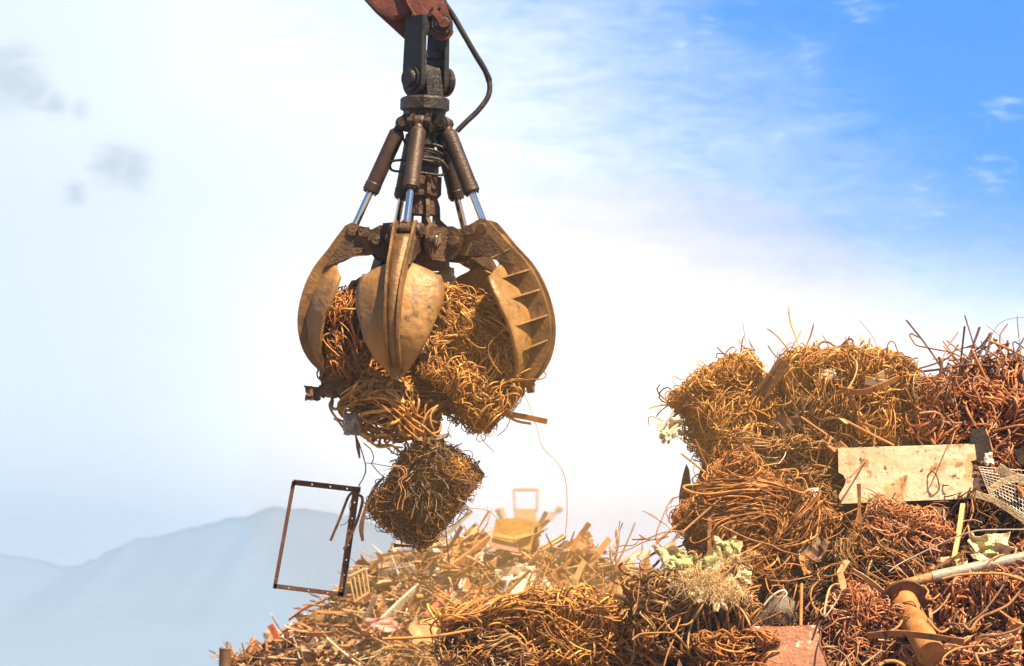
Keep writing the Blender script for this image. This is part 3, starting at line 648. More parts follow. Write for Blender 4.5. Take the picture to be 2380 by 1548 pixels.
# link (yawed) between the arm and the head
LR = Matrix.Rotation(R(40), 3, 'Z'); lx, ly = LR @ X, LR @ Yv
link_o = bpy.data.objects.new('link', None); link(link_o, G); link_o.empty_display_size = .1
rounded = [(-33, 520), (-36, 372)] + [(36*math.cos(R(180+i*18)), 372-40*abs(math.sin(R(180+i*18)))) for i in range(1, 10)] + [(36, 372), (30, 520)]
for s in (-1, 1):
    MB().prism([(a*PM, b*PM) for a, b in rounded], lx*(34*s*PM), ly, Z, lx, 13*PM).build('link_plate', M['link_steel'], link_o)
MB().cbox(p_(0, 0, 432), (57*PM, 46*PM, 16*PM), LR).build('cross_web', M['link_steel'], link_o)
MB().cbox(p_(0, 0, 500), (57*PM, 60*PM, 34*PM), LR).build('cross_web', M['link_steel'], link_o)
mb = MB()
for s in (-1, 1):
    c = p_(0, 0, 374) + lx*(s*41*PM); mb.ring(c, c+lx*(s*16*PM), [(0, 30*PM), (.35, 30*PM), (.35, 22*PM), (.9, 21*PM), (1, 18*PM)], 26)
mb.cyl(p_(0, 0, 374)-lx*50*PM, p_(0, 0, 374)+lx*50*PM, 16*PM); mb.build('link_pin', M['dark_steel'], link_o)
c = p_(0, 0, 374) + lx*(50*PM); MB().ring(c, c+lx*16*PM, [(0, 30*PM), (.2, 34*PM), (.8, 34*PM), (1, 30*PM)], 26).build('pin_disc', M['dark_steel'], link_o)
# head: lug, octagon flange, cylinder lugs
mb = MB()
mb.prism([(-40*PM, 333*PM), (40*PM, 333*PM), (27*PM, 395*PM), (16*PM, 408*PM), (-16*PM, 408*PM), (-27*PM, 395*PM)], (0, 0, 0), ly, Z, lx, 46*PM)
for s in (-1, 1): mb.prism([(8*s*PM, 333*PM), (44*s*PM, 333*PM), (30*s*PM, 375*PM), (8*s*PM, 385*PM)][::s], lx*(s*0), lx, Z, ly, 14*PM)
mb.build('head_lug', M['dark_steel'], G)
mb = MB(); mb.ring(p_(0, 0, 300), p_(0, 0, 335), [(0, 50*PM), (.12, 57*PM), (.8, 57*PM), (.95, 52*PM), (1, 46*PM)], 8)
mb.cyl(p_(0, 0, 290), p_(0, 0, 299), 47*PM, 50*PM, 8); mb.build('head_flange', M['dark_steel'], G)
mb = MB()
for i in range(8):
    a = i*math.pi/4+.3; c = p_(49*math.cos(a), 49*math.sin(a), 292); mb.cyl(c, c-p_(0, 0, 7), 4*PM, n=6)
mb.build('flange_bolt', M['dark_steel'], G)
TINES = [(-11, 0, .99), (69, 9, 1.12), (139, 6, 1.0), (-155, 3, 1.0), (-86, 0, 1.0)]
mb = MB(); mb.ring(p_(0, 0, 238), p_(0, 0, 290), [(0, 24*PM), (.25, 34*PM), (.8, 36*PM), (1, 44*PM)], 10)
for az, _, _ in TINES:
    r, t = frame(az)
    for s in (-1, 1):
        mb.prism([(16*PM, 292*PM), (44*PM, 292*PM), (62*PM, 282*PM), (66*PM, 272*PM), (60*PM, 258*PM), (40*PM, 254*PM), (16*PM, 246*PM)], t*(s*17*PM), r, Z, t, 8*PM)
mb.build('cylinder_bracket', M['dark_steel'], G)
# column
mb = MB()
mb.ring(p_(0, 0, 60), p_(0, 0, 245), [(0, 34*PM), (.2, 30*PM), (.24, 38*PM), (.62, 36*PM), (.64, 30*PM), (.8, 26*PM), (1, 26*PM)], 10)
mb.build('column', M['hub'], G)
mb = MB(); mb.ring(p_(0, 0, 172), p_(0, 0, 205), [(0, 36*PM), (.15, 46*PM), (.85, 46*PM), (1, 40*PM)], 12); mb.cyl(p_(0, 0, 160), p_(0, 0, 171), 38*PM, n=12)
mb.cyl(p_(0, 0, 222), p_(0, 0, 232), 33*PM, n=12); mb.build('column_collar', M['dark_steel'], G)
mb = MB()
for az in (-50, 22, 100, 172, 245):
    r, t = frame(az); mb.prism([(26*PM, 150*PM), (44*PM, 150*PM), (44*PM, 108*PM), (36*PM, 98*PM), (42*PM, 80*PM), (44*PM, 50*PM), (78*PM, 22*PM), (26*PM, 22*PM)], (0, 0, 0), r, Z, t, 9*PM)
mb.build('column_rib', M['hub'], G)
# hydraulic pipes round the column
def gp(x, y, d=0): return Vector(((x-978)*PM, d*PM, (560-y)*PM))
for i, pts in enumerate((
    [gp(948, 346, -26), gp(975, 350, -40), gp(1000, 352, -42), gp(1028, 362, -26)],
    [gp(945, 350, -30), (gp(952, 368, -42)), gp(990, 378, -46), gp(1015, 380, -36), gp(1030, 372, -24)],
    [gp(955, 380, -36), gp(930, 378, -44), gp(906, 362+20, -36), gp(905, 398, -30), gp(922, 404, -40), gp(970, 406, -50), gp(1018, 410, -40), gp(1028, 404, -20)],
    [gp(980, 370, -46), gp(1015, 374, -44), gp(1035, 392, -34), gp(1044, 420, -20)],
    [gp(948, 356, -38), gp(955, 380, -46), gp(957, 410, -44), gp(952, 470, -38)],
    [gp(1000, 338, -30), gp(1022, 344, -30), gp(1034, 352, -22)])):
    MB().tube(spl(pts, 8), 3.1*PM, 8).build('hydraulic_pipe', M['rubber'] if i % 2 else M['dark_steel'], G)
# hub
mb = MB(); mb.ring(p_(0, 0, -44), p_(0, 0, 40), [(0, 72*PM), (.55, 76*PM), (.8, 60*PM), (1, 34*PM)], 10); mb.build('hub', M['hub'], G)
mb = MB(); mb.ring(p_(0, 0, -66), p_(0, 0, -45), [(0, 62*PM), (.2, 68*PM), (1, 68*PM)], 15); mb.build('hub_ring', M['hub'], G)
for az, op, sc in TINES:
    r, t = frame(az); mb = MB()
    for s in (-1, 1):
        mb.prism([(48*PM, 30*PM), (96*PM, 30*PM), (118*PM, 18*PM), (124*PM, -2*PM), (116*PM, -28*PM), (98*PM, -46*PM), (48*PM, -46*PM)], t*(s*41*PM), r, Z, t, 11*PM)
    mb.prism([(44*PM, 26*PM), (74*PM, 26*PM), (74*PM, -40*PM), (44*PM, -40*PM)], (0, 0, 0), r, Z, t, 70*PM)
    o = mb.build('hinge_bracket', M['hub'], G)
    mb = MB(); c = r*(104*PM)+Vector((0, 0, -5*PM))
    for s in (-1, 1): mb.ring(c+t*(s*47*PM), c+t*(s*57*PM), [(0, 16*PM), (.3, 16*PM), (.3, 12*PM), (1, 11*PM)], 16)
    mb.cyl(c-t*48*PM, c+t*48*PM, 10*PM); mb.build('hinge_pin', M['hub'], o)
# square wear blocks and the bright bolt on the hub face
mb = MB(); r, t = frame(-48)
mb.cbox(r*(88*PM)+Vector((0, 0, 12*PM)), (40*PM, 22*PM, 46*PM), Matrix((t, -r, Z)).transposed()); mb.build('wear_block', M['hub'], G)
r, t = frame(24); Mt = Matrix((t, -r, Z)).transposed()
o = MB().prism([(-42*PM, 22*PM), (24*PM, 26*PM), (40*PM, 10*PM), (40*PM, -36*PM), (30*PM, -52*PM), (-34*PM, -46*PM), (-42*PM, -34*PM)], r*(86*PM), t, Z, r, 14*PM).build('hub_face_plate', M['hub'], G)
c = r*(94*PM)+Vector((0, 0, -5*PM)); mb = MB(); mb.ring(c, c+r*6*PM, [(0, 12*PM), (.5, 12*PM), (1, 9*PM)], 14); mb.tube([c+r*6*PM-Z*14*PM, c+r*9*PM+t*5*PM+Z*18*PM], 2.6*PM, 6); mb.build('keeper_bolt', M['bolt'], o)

OUT = [(146, 30), (160, 36), (176, 28), (196, 0), (216, -30), (243, -66), (262, -104), (274, -145), (279, -185), (276, -222), (266, -256), (249, -284), (228, -304), (206, -318)]
INN = [(214, -296), (232, -278), (246, -252), (253, -222), (255, -185), (249, -147), (236, -112), (214, -80), (186, -55), (152, -40), (118, -36), (92, -26), (84, -4), (92, 18), (120, 22)]
HW = [(-60, 24), (-66, 46), (-74, 68), (-90, 88), (-112, 99), (-140, 102), (-170, 98), (-205, 85), (-240, 74), (-270, 57), (-295, 38), (-322, 16)]
def smooth2(p, n=3): return [(v.x, v.y) for v in spl([(a, b, 0) for a, b in p], n)]
OUT = OUT[:3] + smooth2(OUT[3:]); INN = smooth2(INN[:10]) + INN[10:]
def mid(z):                                       # leaf centre line r(z)
    return float(np.interp(-z, [50, 66, 80, 112, 147, 185, 222, 252, 278, 300, 322], [188, 202, 216, 238, 252, 258, 256, 249, 235, 219, 200]))
for ti, (az, op, sc) in enumerate(TINES):
    r, t = frame(az)
    root = bpy.data.objects.new('tine', None); link(root, G); root.location = r*(104*PM)+Vector((0, 0, -5*PM)); root.empty_display_size = .1
    ro = Matrix.Rotation(R(op), 3, t*-1)          # swing outwards about the hinge
    def T(rr, tt, zz):
        v = r*((rr-104)*PM*sc) + Vector((0, 0, (zz+5)*PM*sc)); return ro @ v + t*(tt*PM*sc)
    # spine: two side plates whose spacing narrows towards the tip
    wz = lambda z: float(np.interp(-z, [-40, 60, 140, 330], [27, 23, 19, 15]))
    dp = 28 if ti == 1 else 8
    poly = OUT+[(a-dp*min(1, max(0, (-b-50)/40)), b) for a, b in INN]
    for s in (-1, 1):
        mb = MB(); n = len(poly); A = [T(a, s*wz(b), b) for a, b in poly]; B = [T(a, s*(wz(b)-6), b) for a, b in poly]
        # triangulated strips: walk outer/inner pairs for clean shading
        mb.add(A+B, [tuple(range(n)) if s < 0 else tuple(range(n-1, -1, -1)), tuple(range(2*n-1, n-1, -1)) if s < 0 else tuple(range(n, 2*n))] + [(i, n+i, n+(i+1) % n, (i+1) % n) for i in range(n)])
        mb.build('spine_plate', M['tine'], root)
    mb = MB(); g = []
    for a, b in OUT[3:]:
        g.append([T(a-9, -wz(b)+5, b), T(a-9, 0, b), T(a-9, wz(b)-5, b)])
    mb.sheet(g, 5*PM); mb.build('spine_web', M['tine'], root)
    # leaf: spoon shaped shell
    g = []; zs = [-58, -62, -66, -70, -76, -84, -94, -108, -125, -145, -165, -185, -205, -225, -245, -262, -278, -292, -305, -316, -324]; mm = 17
    for z in zs:
        hw = float(np.interp(-z, [-q[0] for q in HW], [q[1] for q in HW])); row = []
        for j in range(mm):
            u = -1+2*j/(mm-1); tt = u*hw
            dz = -abs(u)**2*10*(1 if z > -90 else 0)
            dent = 3.0*mnoise.noise(Vector((tt*.02, z*.02, ti*5))) + 1.6*mnoise.noise(Vector((tt*.07, z*.05, ti*9)))
            row.append(T(mid(z) - (dp-6)*min(1, max(0, (-z-50)/40)) - (48 if ti != 1 else 26)*(tt/100)**2 + dent, tt, z+dz))
        g.append(row)
    mb = MB(); mb.sheet(g, 7*PM*sc); mb.build('leaf', M['leaf'], root)
    mb = MB(); g = [T(232, 0, -300), T(200, 0, -330)]
    mb.prism([(-15, 14), (15, 14), (4, -20), (-4, -20)][::1], T(214, 0, -312), t*PM*sc, (T(214, 0, -300)-T(214, 0, -312))/12, (T(226, 0, -312)-T(214, 0, -312))/12/PM, 14*PM) ; mb.build('tooth', M['tine'], root)
    # doubler plates and stop blocks near the hinge
    mb = MB()
    for s in (-1, 1):
        w1 = s*(wz(-10)+4); pl = [(178, -2), (206, -44), (222, -70), (176, -52), (150, -38), (128, -30), (140, -8)]
        A = [T(a, w1, b) for a, b in pl]; B = [T(a, w1-s*8, b) for a, b in pl]; n = len(pl)
        mb.add(A+B, [tuple(range(n)) if s < 0 else tuple(range(n-1, -1, -1)), tuple(range(2*n-1, n-1, -1)) if s < 0 else tuple(range(n, 2*n))] + [(i, n+i, n+(i+1) % n, (i+1) % n) for i in range(n)])
        Mb = Matrix((ro @ r, t, ro @ Z)).transposed(); mb.cbox(T(133, s*(wz(0)+6), 14), (26*PM, 18*PM, 22*PM), Mb, .004)
    mb.build('doubler_plate', M['hub'], root)
    if ti == 1:                                   # this tine shows its gussets
        for zz, e in ((-40, 40), (-88, 84), (-132, 92), (-186, 86), (-236, 62)):
            k = float(np.interp(-zz, [-b for a, b in OUT[3:]], [a for a, b in OUT[3:]]))
            for s in (-1, 1):
                aa = k-3; mi = mid(min(zz, -58)); hw = e
                hw *= .8; pa, pb, pc = T(aa, s*wz(zz), zz+4), T(mi-20, s*wz(zz), zz-4), T(mi-18-26*(hw/100)**2, s*hw, zz-12)
                nn = (pb-pa).cross(pc-pa).normalized()*1.8*PM
                MB().add([pa-nn, pb-nn, pc-nn, pa+nn, pb+nn, pc+nn], [(0, 1, 2), (5, 4, 3), (0, 3, 4, 1), (1, 4, 5, 2), (2, 5, 3, 0)]).build('gusset', M['leaf'], root)
    # rod eye and its pin
    e = T(160, 0, 14); mb = MB()
    for s in (-1, 1): mb.ring(e+t*(s*wz(0)*PM), e+t*(s*(wz(0)+9)*PM), [(0, 13*PM), (.6, 13*PM), (1, 11*PM)], 18)
    mb.cyl(e-t*26*PM, e+t*26*PM, 9*PM); mb.build('rod_pin', M['hub'], root)
    # hydraulic cylinder of this tine
    pb = Vector(root.location)+e; pa = r*(52*PM)+Vector((0, 0, 272*PM)); d = (pb-pa).normalized(); ln = (pb-pa).length
    cy = bpy.data.objects.new('hydraulic_cylinder', None); link(cy, G); cy.location = pa; cy.empty_display_size = .1
    a_, b_ = d*18*PM, d*(176*PM)
    mb = MB(); mb.ring(a_, b_, [(0, 12*PM), (.03, 16*PM), (.05, 18.5*PM), (.86, 18.5*PM), (.87, 19.5*PM), (.985, 19.5*PM), (1, 17*PM)], 26); mb.build('barrel', M['cyl'], cy)
    mb = MB(); mb.ring(-t*12*PM, t*12*PM, [(0, 13*PM), (.15, 15*PM), (.85, 15*PM), (1, 13*PM)], 18); mb.cyl(Vector(), a_, 10*PM, 12*PM, 12); mb.cyl(-t*27*PM, t*27*PM, 7*PM); 
    for s in (-1, 1): mb.cyl(t*s*21*PM, t*s*27*PM, 10*PM)
    mb.build('cylinder_eye', M['cyl'], cy)
    mb = MB(); u_ = d.orthogonal().normalized(); v_ = d.cross(u_)
    for i in range(9):
        a = 2*math.pi*i/9; c = b_+u_*(14.5*PM*math.cos(a))+v_*(14.5*PM*math.sin(a)); mb.cyl(c-d*1*PM, c+d*4*PM, 2.5*PM, n=6)
    mb.build('gland_bolt', M['dark_steel'], cy)
    MB().cyl(b_-d*4*PM, d*(ln-16*PM), 8.2*PM, n=20).build('piston_rod', M['chrome'], cy)
    mb = MB(); mb.ring(d*(ln-18*PM), d*(ln-12*PM), [(0, 12*PM), (1, 12*PM)], 16); mb.cyl(d*(ln-12*PM), d*(ln-2*PM), 10*PM, 13*PM, 14); mb.cyl(d*ln-t*11*PM, d*ln+t*11*PM, 15*PM, n=18); mb.build('rod_eye', M['hub'], cy)
    c = a_+d*22*PM; MB().tube([c, c+r*-20*PM+t*4*PM, c-r*26*PM-Z*12*PM], 3.6*PM, 8).build('port_fitting', M['dark_steel'], cy)
#@@LOAD
# ------------------------------------------------------------------ what the grapple carries
LG = None
def fibres(px, py, Y, w, h, label, name, cat, seed):
    rg = np.random.default_rng(seed); n = 220; s_ = Y/27.3/290
    P0 = np.stack([rg.normal(size=n)*w*s_*.28, rg.normal(size=n)*.03, rg.normal(size=n)*h*s_*.28], 1)
    D = unit(rg.normal(size=(n, 3))*.55 + np.array([.15, -.2, -1.])); tt = np.linspace(0, 1, 8)
    P = P0[:, None] + D[:, None]*tt[None, :, None]*rg.uniform(.05, .2, (n, 1, 1)) + rg.normal(size=(n, 1, 3))*.05*(tt**2)[None, :, None]
    cc = np.array([(.16, .09, .04), (.10, .055, .022), (.26, .17, .09)])[rg.integers(0, 3, n)]
    o = bpy.data.objects.new(name, np_mesh(name, [tubes_np(P, rg.uniform(.002, .006, n), cc, sides=4, rng=rg)], M['wire'])); o.location = at(px, py, Y)
    return tag(link(o), label, cat)
bale(826, 785, 27.15, 150, 190, .75, (0, 6, 10), 'rust', 420, .0058, 'rust orange wire tangle held behind the left tine of the grapple', LG, seed=1, curl=10, step=.035, shell=(.6, 1.0))
bale(1105, 768, 27.05, 200, 160, .8, (0, 12, 0), 'glow_gold', 560, .0058, 'golden rusty wire tangle filling the right side of the grapple', LG, seed=2, curl=8, grain=(1, .2, .6), gw=.3, loose=.06)
bale(1098, 872, 26.95, 205, 165, .75, (0, 40, 10), 'glow_gold', 720, .0052, 'golden wire bale bulging down below the right tine of the grapple', LG, seed=3, curl=13, step=.03, loose=.05, p=11, lump=.06, shell=(.75, 1.02))
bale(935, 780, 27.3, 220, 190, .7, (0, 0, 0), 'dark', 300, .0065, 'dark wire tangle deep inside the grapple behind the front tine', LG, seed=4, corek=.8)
bale(905, 955, 26.8, 205, 140, .6, (0, 14, 0), 'glow_gold', 120, .0098, 'loose tangle of thick looped wire drooping under the grapple', LG, seed=5, curl=10, step=.035, K=36, shell=(.4, 1.0), corek=.5, p=2.5, loose=.1)
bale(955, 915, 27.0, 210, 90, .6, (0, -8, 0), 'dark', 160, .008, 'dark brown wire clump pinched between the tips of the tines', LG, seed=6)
bale(987, 1142, 26.95, 158, 206, .55, (22, 37, 4), 'block', 1900, .0040, 'dense block of thin brown wire hanging lowest under the grapple', LG, seed=7, curl=22, step=.018, K=26, shell=(1.0, 1.0), corek=.97, p=14, loose=.02, lump=.03)
bale(1056, 1094, 26.9, 62, 66, .5, (4, 33, 8), 'glow_gold', 420, .0042, 'golden wire corner bulging out of the hanging dense block', LG, seed=8, curl=20, step=.018, K=24, corek=.6, p=4)
bale(1005, 965, 27.0, 34, 100, .12, (0, 0, 0), 'brown', 110, .0045, 'thin twisted neck of wire tying the hanging block to the grapple', LG, seed=9, grain=(0, 0, 1), gw=.5, curl=10, step=.02, corek=.5)
for i, (x, y, w, h, sd_) in enumerate(((1000, 1040, 70, 60, 3), (985, 1110, 80, 100, 4))):
    fibres(x, y, 26.66, w, h, ['frayed dusty fabric draped over the top of the hanging block', 'frayed dusty fabric patch on the front of the hanging block'][i], 'frayed_fabric', 'fabric', sd_)
# sheets and rags in the load
crumple(778, 895, 26.9, 62, 62, 'dark brown bent sheet under the left tine tip', 'sheet_brown', 'bent_sheet', 'metal sheet', amp=.2, seed=2, lean=.1)
crumple(812, 905, 26.95, 60, 60, 'long brown folded sheet beside the looped wire tangle', 'sheet_rust', 'folded_sheet', 'metal sheet', amp=.3, seed=5, rot=-40)
crumple(728, 914, 26.8, 34, 34, 'small cupped grey brown scrap at the far left of the load', 'hub', 'cupped_scrap', 'metal scrap', amp=.35, seed=8)
crumple(817, 985, 26.6, 36, 52, 'grey crumpled film hanging at the left of the looped tangle', 'grey_rag', 'plastic_film', 'plastic film', amp=.25, seed=11, lean=0)
crumple(1150, 760, 26.72, 90, 40, 'curved tan sheet lying across the wire in the right of the grapple', 'sheet_rust', 'curved_sheet', 'metal sheet', amp=.2, seed=13, rot=28)
crumple(1048, 742, 26.7, 26, 32, 'small cream paper scrap in the wire right of the front tine', 'white', 'paper_scrap', 'paper scrap', amp=.2, seed=15, rot=-20)
crumple(1010, 795, 26.68, 44, 26, 'white crumpled film beside the lower right of the front tine', 'white', 'plastic_film', 'plastic film', amp=.4, seed=16)
crumple(990, 812, 26.66, 40, 16, 'flattened white film strip near the front tine tip', 'white', 'plastic_film', 'plastic film', amp=.3, seed=17)
crumple(1038, 638, 27.2, 40, 34, 'pale plastic scrap on top of the load under the hub', 'white', 'plastic_scrap', 'plastic scrap', amp=.2, seed=18)
crumple(1015, 640, 27.15, 22, 16, 'small tan scrap on top of the load beside the front tine', 'tan', 'tan_scrap', 'scrap', amp=.2, seed=19)
strip_thing([(1200, 858, 26.8), (1235, 852, 26.75), (1262, 852, 26.75), (1272, 820, 26.7)], .03, .012, 'orange_pipe', 'bent_bar', 'flat bar bent upwards poking out right of the grapple', 'flat bar', smooth=False, side=(0, -.3, 1))
strip_thing([(1165, 960, 26.8), (1215, 968, 26.8), (1272, 980, 26.8)], .045, .01, 'orange_pipe', 'flat_bar', 'yellow flat bar sticking out right below the grapple', 'flat bar', side=(0, -.3, 1))
strip_thing([(1160, 957, 26.82), (1200, 978, 26.82), (1235, 985, 26.82)], .02, .01, 'tan', 'flat_bar', 'narrow tan bar right under the yellow flat bar', 'flat bar', side=(0, -.3, 1))
strip_thing([(962, 1012, 26.6), (975, 1020, 26.6), (1010, 1018, 26.6), (1045, 1010, 26.6)], .03, .006, 'cream', 'pale_strap', 'pale flat strap around the neck of the hanging block', 'strap', side=(0, -.3, 1))
strip_thing([(893, 1108, 26.75), (870, 1135, 26.75), (850, 1180, 26.75), (840, 1225, 26.75), (843, 1258, 26.75)], .03, .01, 'sheet_brown', 'metal_strip', 'bent brown strip dangling between the frame and the wire block', 'metal strip', side=(1, -.4, 0), ws=[.012, .03, .02, .04, .02])
strip_thing([(960, 1270, 26.9), (930, 1268, 26.9), (915, 1268, 26.9)], .03, .012, 'sheet_brown', 'metal_strip', 'short frayed strip under the bottom corner of the hanging block', 'metal strip', ws=[.015, .02, .035])
strip_thing([(942, 1040, 26.8), (935, 1060, 26.8), (926, 1080, 26.8)], .03, .006, 'sheet_brown', 'metal_strip', 'ragged dark strip between loop tangle and hanging block', 'metal strip', side=(1, -.4, 0), ws=[.01, .045, .015])
strip_thing([(826, 1010, 26.7), (832, 1040, 26.7), (836, 1065, 26.7)], .03, .006, 'sheet_brown', 'leafy_strip', 'shrivelled dark strip dangling below the grey film', 'metal strip', side=(1, -.4, 0), ws=[.008, .03, .012])
W_ = lambda pts, r, lab, mt='sheet_brown', **k: wire(pts, r, lab, mt=mt, **k)
W_([(822, 1000), (838, 1040), (850, 1085), (845, 1110), (836, 1125), (834, 1135)], .005, 'dark hook of wire carrying the rectangular frame', Y=26.85)
W_([(850, 1076), (870, 1078), (893, 1082), (920, 1086)], .003, 'thin dark wire stretched from the hook wire to the hanging block', Y=26.85)
W_([(865, 1080), (880, 1098), (892, 1108), (898, 1112)], .004, 'short dark wire sagging beside the hanging block', Y=26.8)
W_([(910, 1084), (932, 1088), (940, 1104), (926, 1118), (933, 1140), (925, 1172), (923, 1185)], .005, 'bright doubled wire dangling over the hanging block, left strand', 'orange_pipe', Y=26.55)
W_([(916, 1082), (940, 1086), (944, 1106), (932, 1120), (942, 1145), (936, 1172), (934, 1186)], .005, 'bright doubled wire dangling over the hanging block, right strand', 'orange_pipe', Y=26.55)
W_([(1205, 895), (1225, 930), (1245, 985), (1262, 1040), (1295, 1075), (1314, 1115), (1318, 1190), (1311, 1272)], .003, 'very long thin wire hanging from the load down to the far heap', 'orange_pipe', Y=27.0)
W_([(1060, 1170), (1085, 1180), (1130, 1185), (1155, 1205), (1165, 1235), (1190, 1245), (1205, 1275)], .003, 'thin brown wire trailing right from the hanging block', 'orange', Y=26.9)
W_([(1040, 1110), (1030, 1150), (1033, 1200), (1042, 1290), (1045, 1310)], .0055, 'straight dark rod hanging down from the block to the heap', 'sheet_brown', Y=26.7)
W_([(1110, 982), (1120, 1000), (1118, 1015), (1130, 1032), (1148, 1050)], .003, 'curly thin wire below the golden bale', 'orange_pipe', Y=26.9)
W_([(1045, 1200), (1035, 1218), (1050, 1222), (1080, 1200), (1096, 1188), (1078, 1186), (1062, 1210)], .0035, 'looped thin wire right of the lowest corner of the block', 'sheet_brown', Y=26.9)
W_([(1043, 960), (1046, 985), (1041, 1000), (1049, 1018)], .003, 'narrow wire loop dangling under the golden bale', 'sheet_brown', Y=26.9)
W_([(1092, 1105), (1112, 1092), (1100, 1085), (1085, 1090)], .003, 'tiny wire curl at the right corner of the hanging block', 'orange', Y=26.8)
W_([(812, 1295), (828, 1308), (840, 1312), (856, 1320)], .002, 'hair thin wire between the frame and the far heap', 'sheet_brown', Y=26.9)
W_([(900, 1030), (912, 1055), (920, 1040), (925, 1065), (905, 1075)], .004, 'dark wire squiggle between loop tangle and hanging block', Y=26.8)
W_([(845, 1030), (862, 1045), (868, 1065), (862, 1080)], .0045, 'short dark wire branch left under the loop tangle', Y=26.8)
W_([(870, 1020), (905, 1045), (925, 1058), (935, 1045)], .005, 'dark branching wire under the middle of the loop tangle', Y=26.8)
# rectangular frame, angle iron with drilled holes
def holed_bar(a, b, w, side, holes, hs=.011, th=.008):
    a, b = Vector(a), Vector(b); d = (b-a).normalized(); L_ = (b-a).length; s = (Vector(side) - d*Vector(side).dot(d)).normalized(); nn = d.cross(s)
    Mx = Matrix((d, nn, s)).transposed(); mb = MB(); cur = 0
    for h in [q*L_ for q in holes]+[None]:
        e = L_ if h is None else h-hs/2
        mb.box(a+d*(cur+e)/2, (e-cur, th, w), Mx)
        if h is None: break
        for k in (-1, 1): mb.box(a+d*h+s*(k*(w/4+hs/4)), (hs, th, w/2-hs/2), Mx)
        cur = h+hs/2
    mb.box(a+d*L_/2+s*(w/2-.003)+nn*(.018), (L_, .034, .006), Mx); return mb
fr = empty('angle_iron_rectangle', at(736, 1250, 26.9), 'empty upright rectangular frame of rusty angle iron dangling left under the grapple', 'metal frame')
fo = Vector(fr.location); fa = lambda x, y: at(x, y, 26.9)-fo
holed_bar(fa(682, 1121), fa(838, 1139), .042, (0, 0, 1), (.28, .55, .80)).build('rail', M['frame'], fr)
holed_bar(fa(637, 1362), fa(797, 1382), .036, (0, 0, -1), (.22, .50, .78)).build('rail', M['frame'], fr)
holed_bar(fa(683, 1118), fa(638, 1368), .030, (-1, 0, 0), ()).build('upright', M['frame'], fr)
holed_bar(fa(828, 1138), fa(793, 1386), .055, (1, 0, 0), (.12, .27, .45, .52, .66, .80, .92)).build('upright', M['frame'], fr)
strip_thing([(768, 1257, 26.82), (790, 1205, 26.82), (808, 1158, 26.82), (818, 1146, 26.82), (826, 1142, 26.82)], .02, .008, 'frame', 'metal_strip', 'brown strip hooked over the frame corner and hanging inside it', 'metal strip', side=(1, -.4, 0))
strip_thing([(830, 1148, 26.84), (842, 1158, 26.84), (838, 1185, 26.84), (824, 1225, 26.84), (808, 1262, 26.84), (799, 1278, 26.84)], .022, .008, 'frame', 'metal_strip', 'curved brown strip running down the right side of the frame', 'metal strip', side=(1, -.4, 0))
W_([(822, 1150), (812, 1175), (814, 1195), (805, 1215), (790, 1222)], .003, 'thin twisted wire hanging inside the frame corner', 'sheet_brown', Y=26.85)
#@@RIGHT
# ------------------------------------------------------------------ right-hand heap
def rY(py, d=0.0): return 28.1 - (py-850)/290*.72 - d
HG = 'rusty wire bales of the scrap heap'
bale(1700, 972, rY(972), 165, 215, .85, (0, -27, 12), 'glow_gold', 900, .0056, 'golden boxy wire bale at the upper left corner of the right heap', HG, seed=11, curl=8, grain=(1, 0, .05), gw=.3, loose=.07, p=9, shell=(.82, 1.02), lump=.05)
bale(1962, 930, rY(930), 265, 190, 1.0, (0, 4, 0), 'glow_gold', 1100, .0062, 'big golden brown wire bale crowning the right heap', HG, seed=12, curl=12, loose=.05, step=.035, shell=(.75, 1.02))
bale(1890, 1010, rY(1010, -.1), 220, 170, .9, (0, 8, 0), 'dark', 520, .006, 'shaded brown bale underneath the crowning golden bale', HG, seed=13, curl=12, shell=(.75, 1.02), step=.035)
bale(2055, 960, rY(960, -.1), 150, 190, .9, (0, -8, 0), 'brown', 560, .006, 'upright brown bale of snaking wire above the cream box', HG, seed=14, curl=11, grain=(0, 0, 1), gw=.3, shell=(.75, 1.02))
bale(2240, 985, rY(985), 240, 150, 1.0, (0, 10, 0), 'red', 420, .0082, 'reddish tangle of thicker rods right of the snaking bale', HG, seed=15, curl=5, grain=(1, .2, .4), gw=.35, loose=.1, shell=(.6, 1.05), step=.05)
bale(2350, 1005, rY(985, -.1), 190, 225, 1.0, (0, -30, 0), 'red', 420, .0085, 'steep reddish rod tangle at the right edge of the picture', HG, seed=16, curl=5, grain=(.4, .2, 1), gw=.4, loose=.1, shell=(.6, 1.05), step=.05)
bale(2335, 890, rY(875, -.3), 250, 95, .9, (0, -6, 0), 'red', 90, .0085, 'open airy tangle of rusty rods on top of the right edge', HG, seed=17, curl=3, loose=.3, shell=(.4, 1.1), corek=0, step=.055, kink=.03, p=2.5)
bale(1752, 1212, rY(1212, .05), 265, 205, 1.0, (0, 38, 0), 'rust', 950, .0062, 'wide rust orange bale in the middle of the left face', HG, seed=18, curl=9, grain=(.8, 0, -.8), gw=.22, loose=.05, shell=(.78, 1.02), step=.038, p=10, lump=.07)
bale(1800, 1095, rY(1095, -.1), 260, 130, .9, (0, 10, 0), 'brown', 560, .006, 'shaded tangle of wire between crowning bale and middle bale', HG, seed=19, curl=10, loose=.05, shell=(.75, 1.02))
bale(1718, 1105, rY(1105, -.2), 110, 180, .8, (0, -16, 0), 'glow_gold', 420, .0055, 'golden drooping wire under the upper left bale', HG, seed=20, curl=6, grain=(0, 0, 1), gw=.3, shell=(.75, 1.02))
bale(2090, 1262, rY(1262, .15), 205, 150, .8, (0, 28, 0), 'pink', 800, .0058, 'pinkish wire bale under the cream box', HG, seed=21, curl=16, step=.026, K=28, loose=.05, shell=(.8, 1.02), p=6)
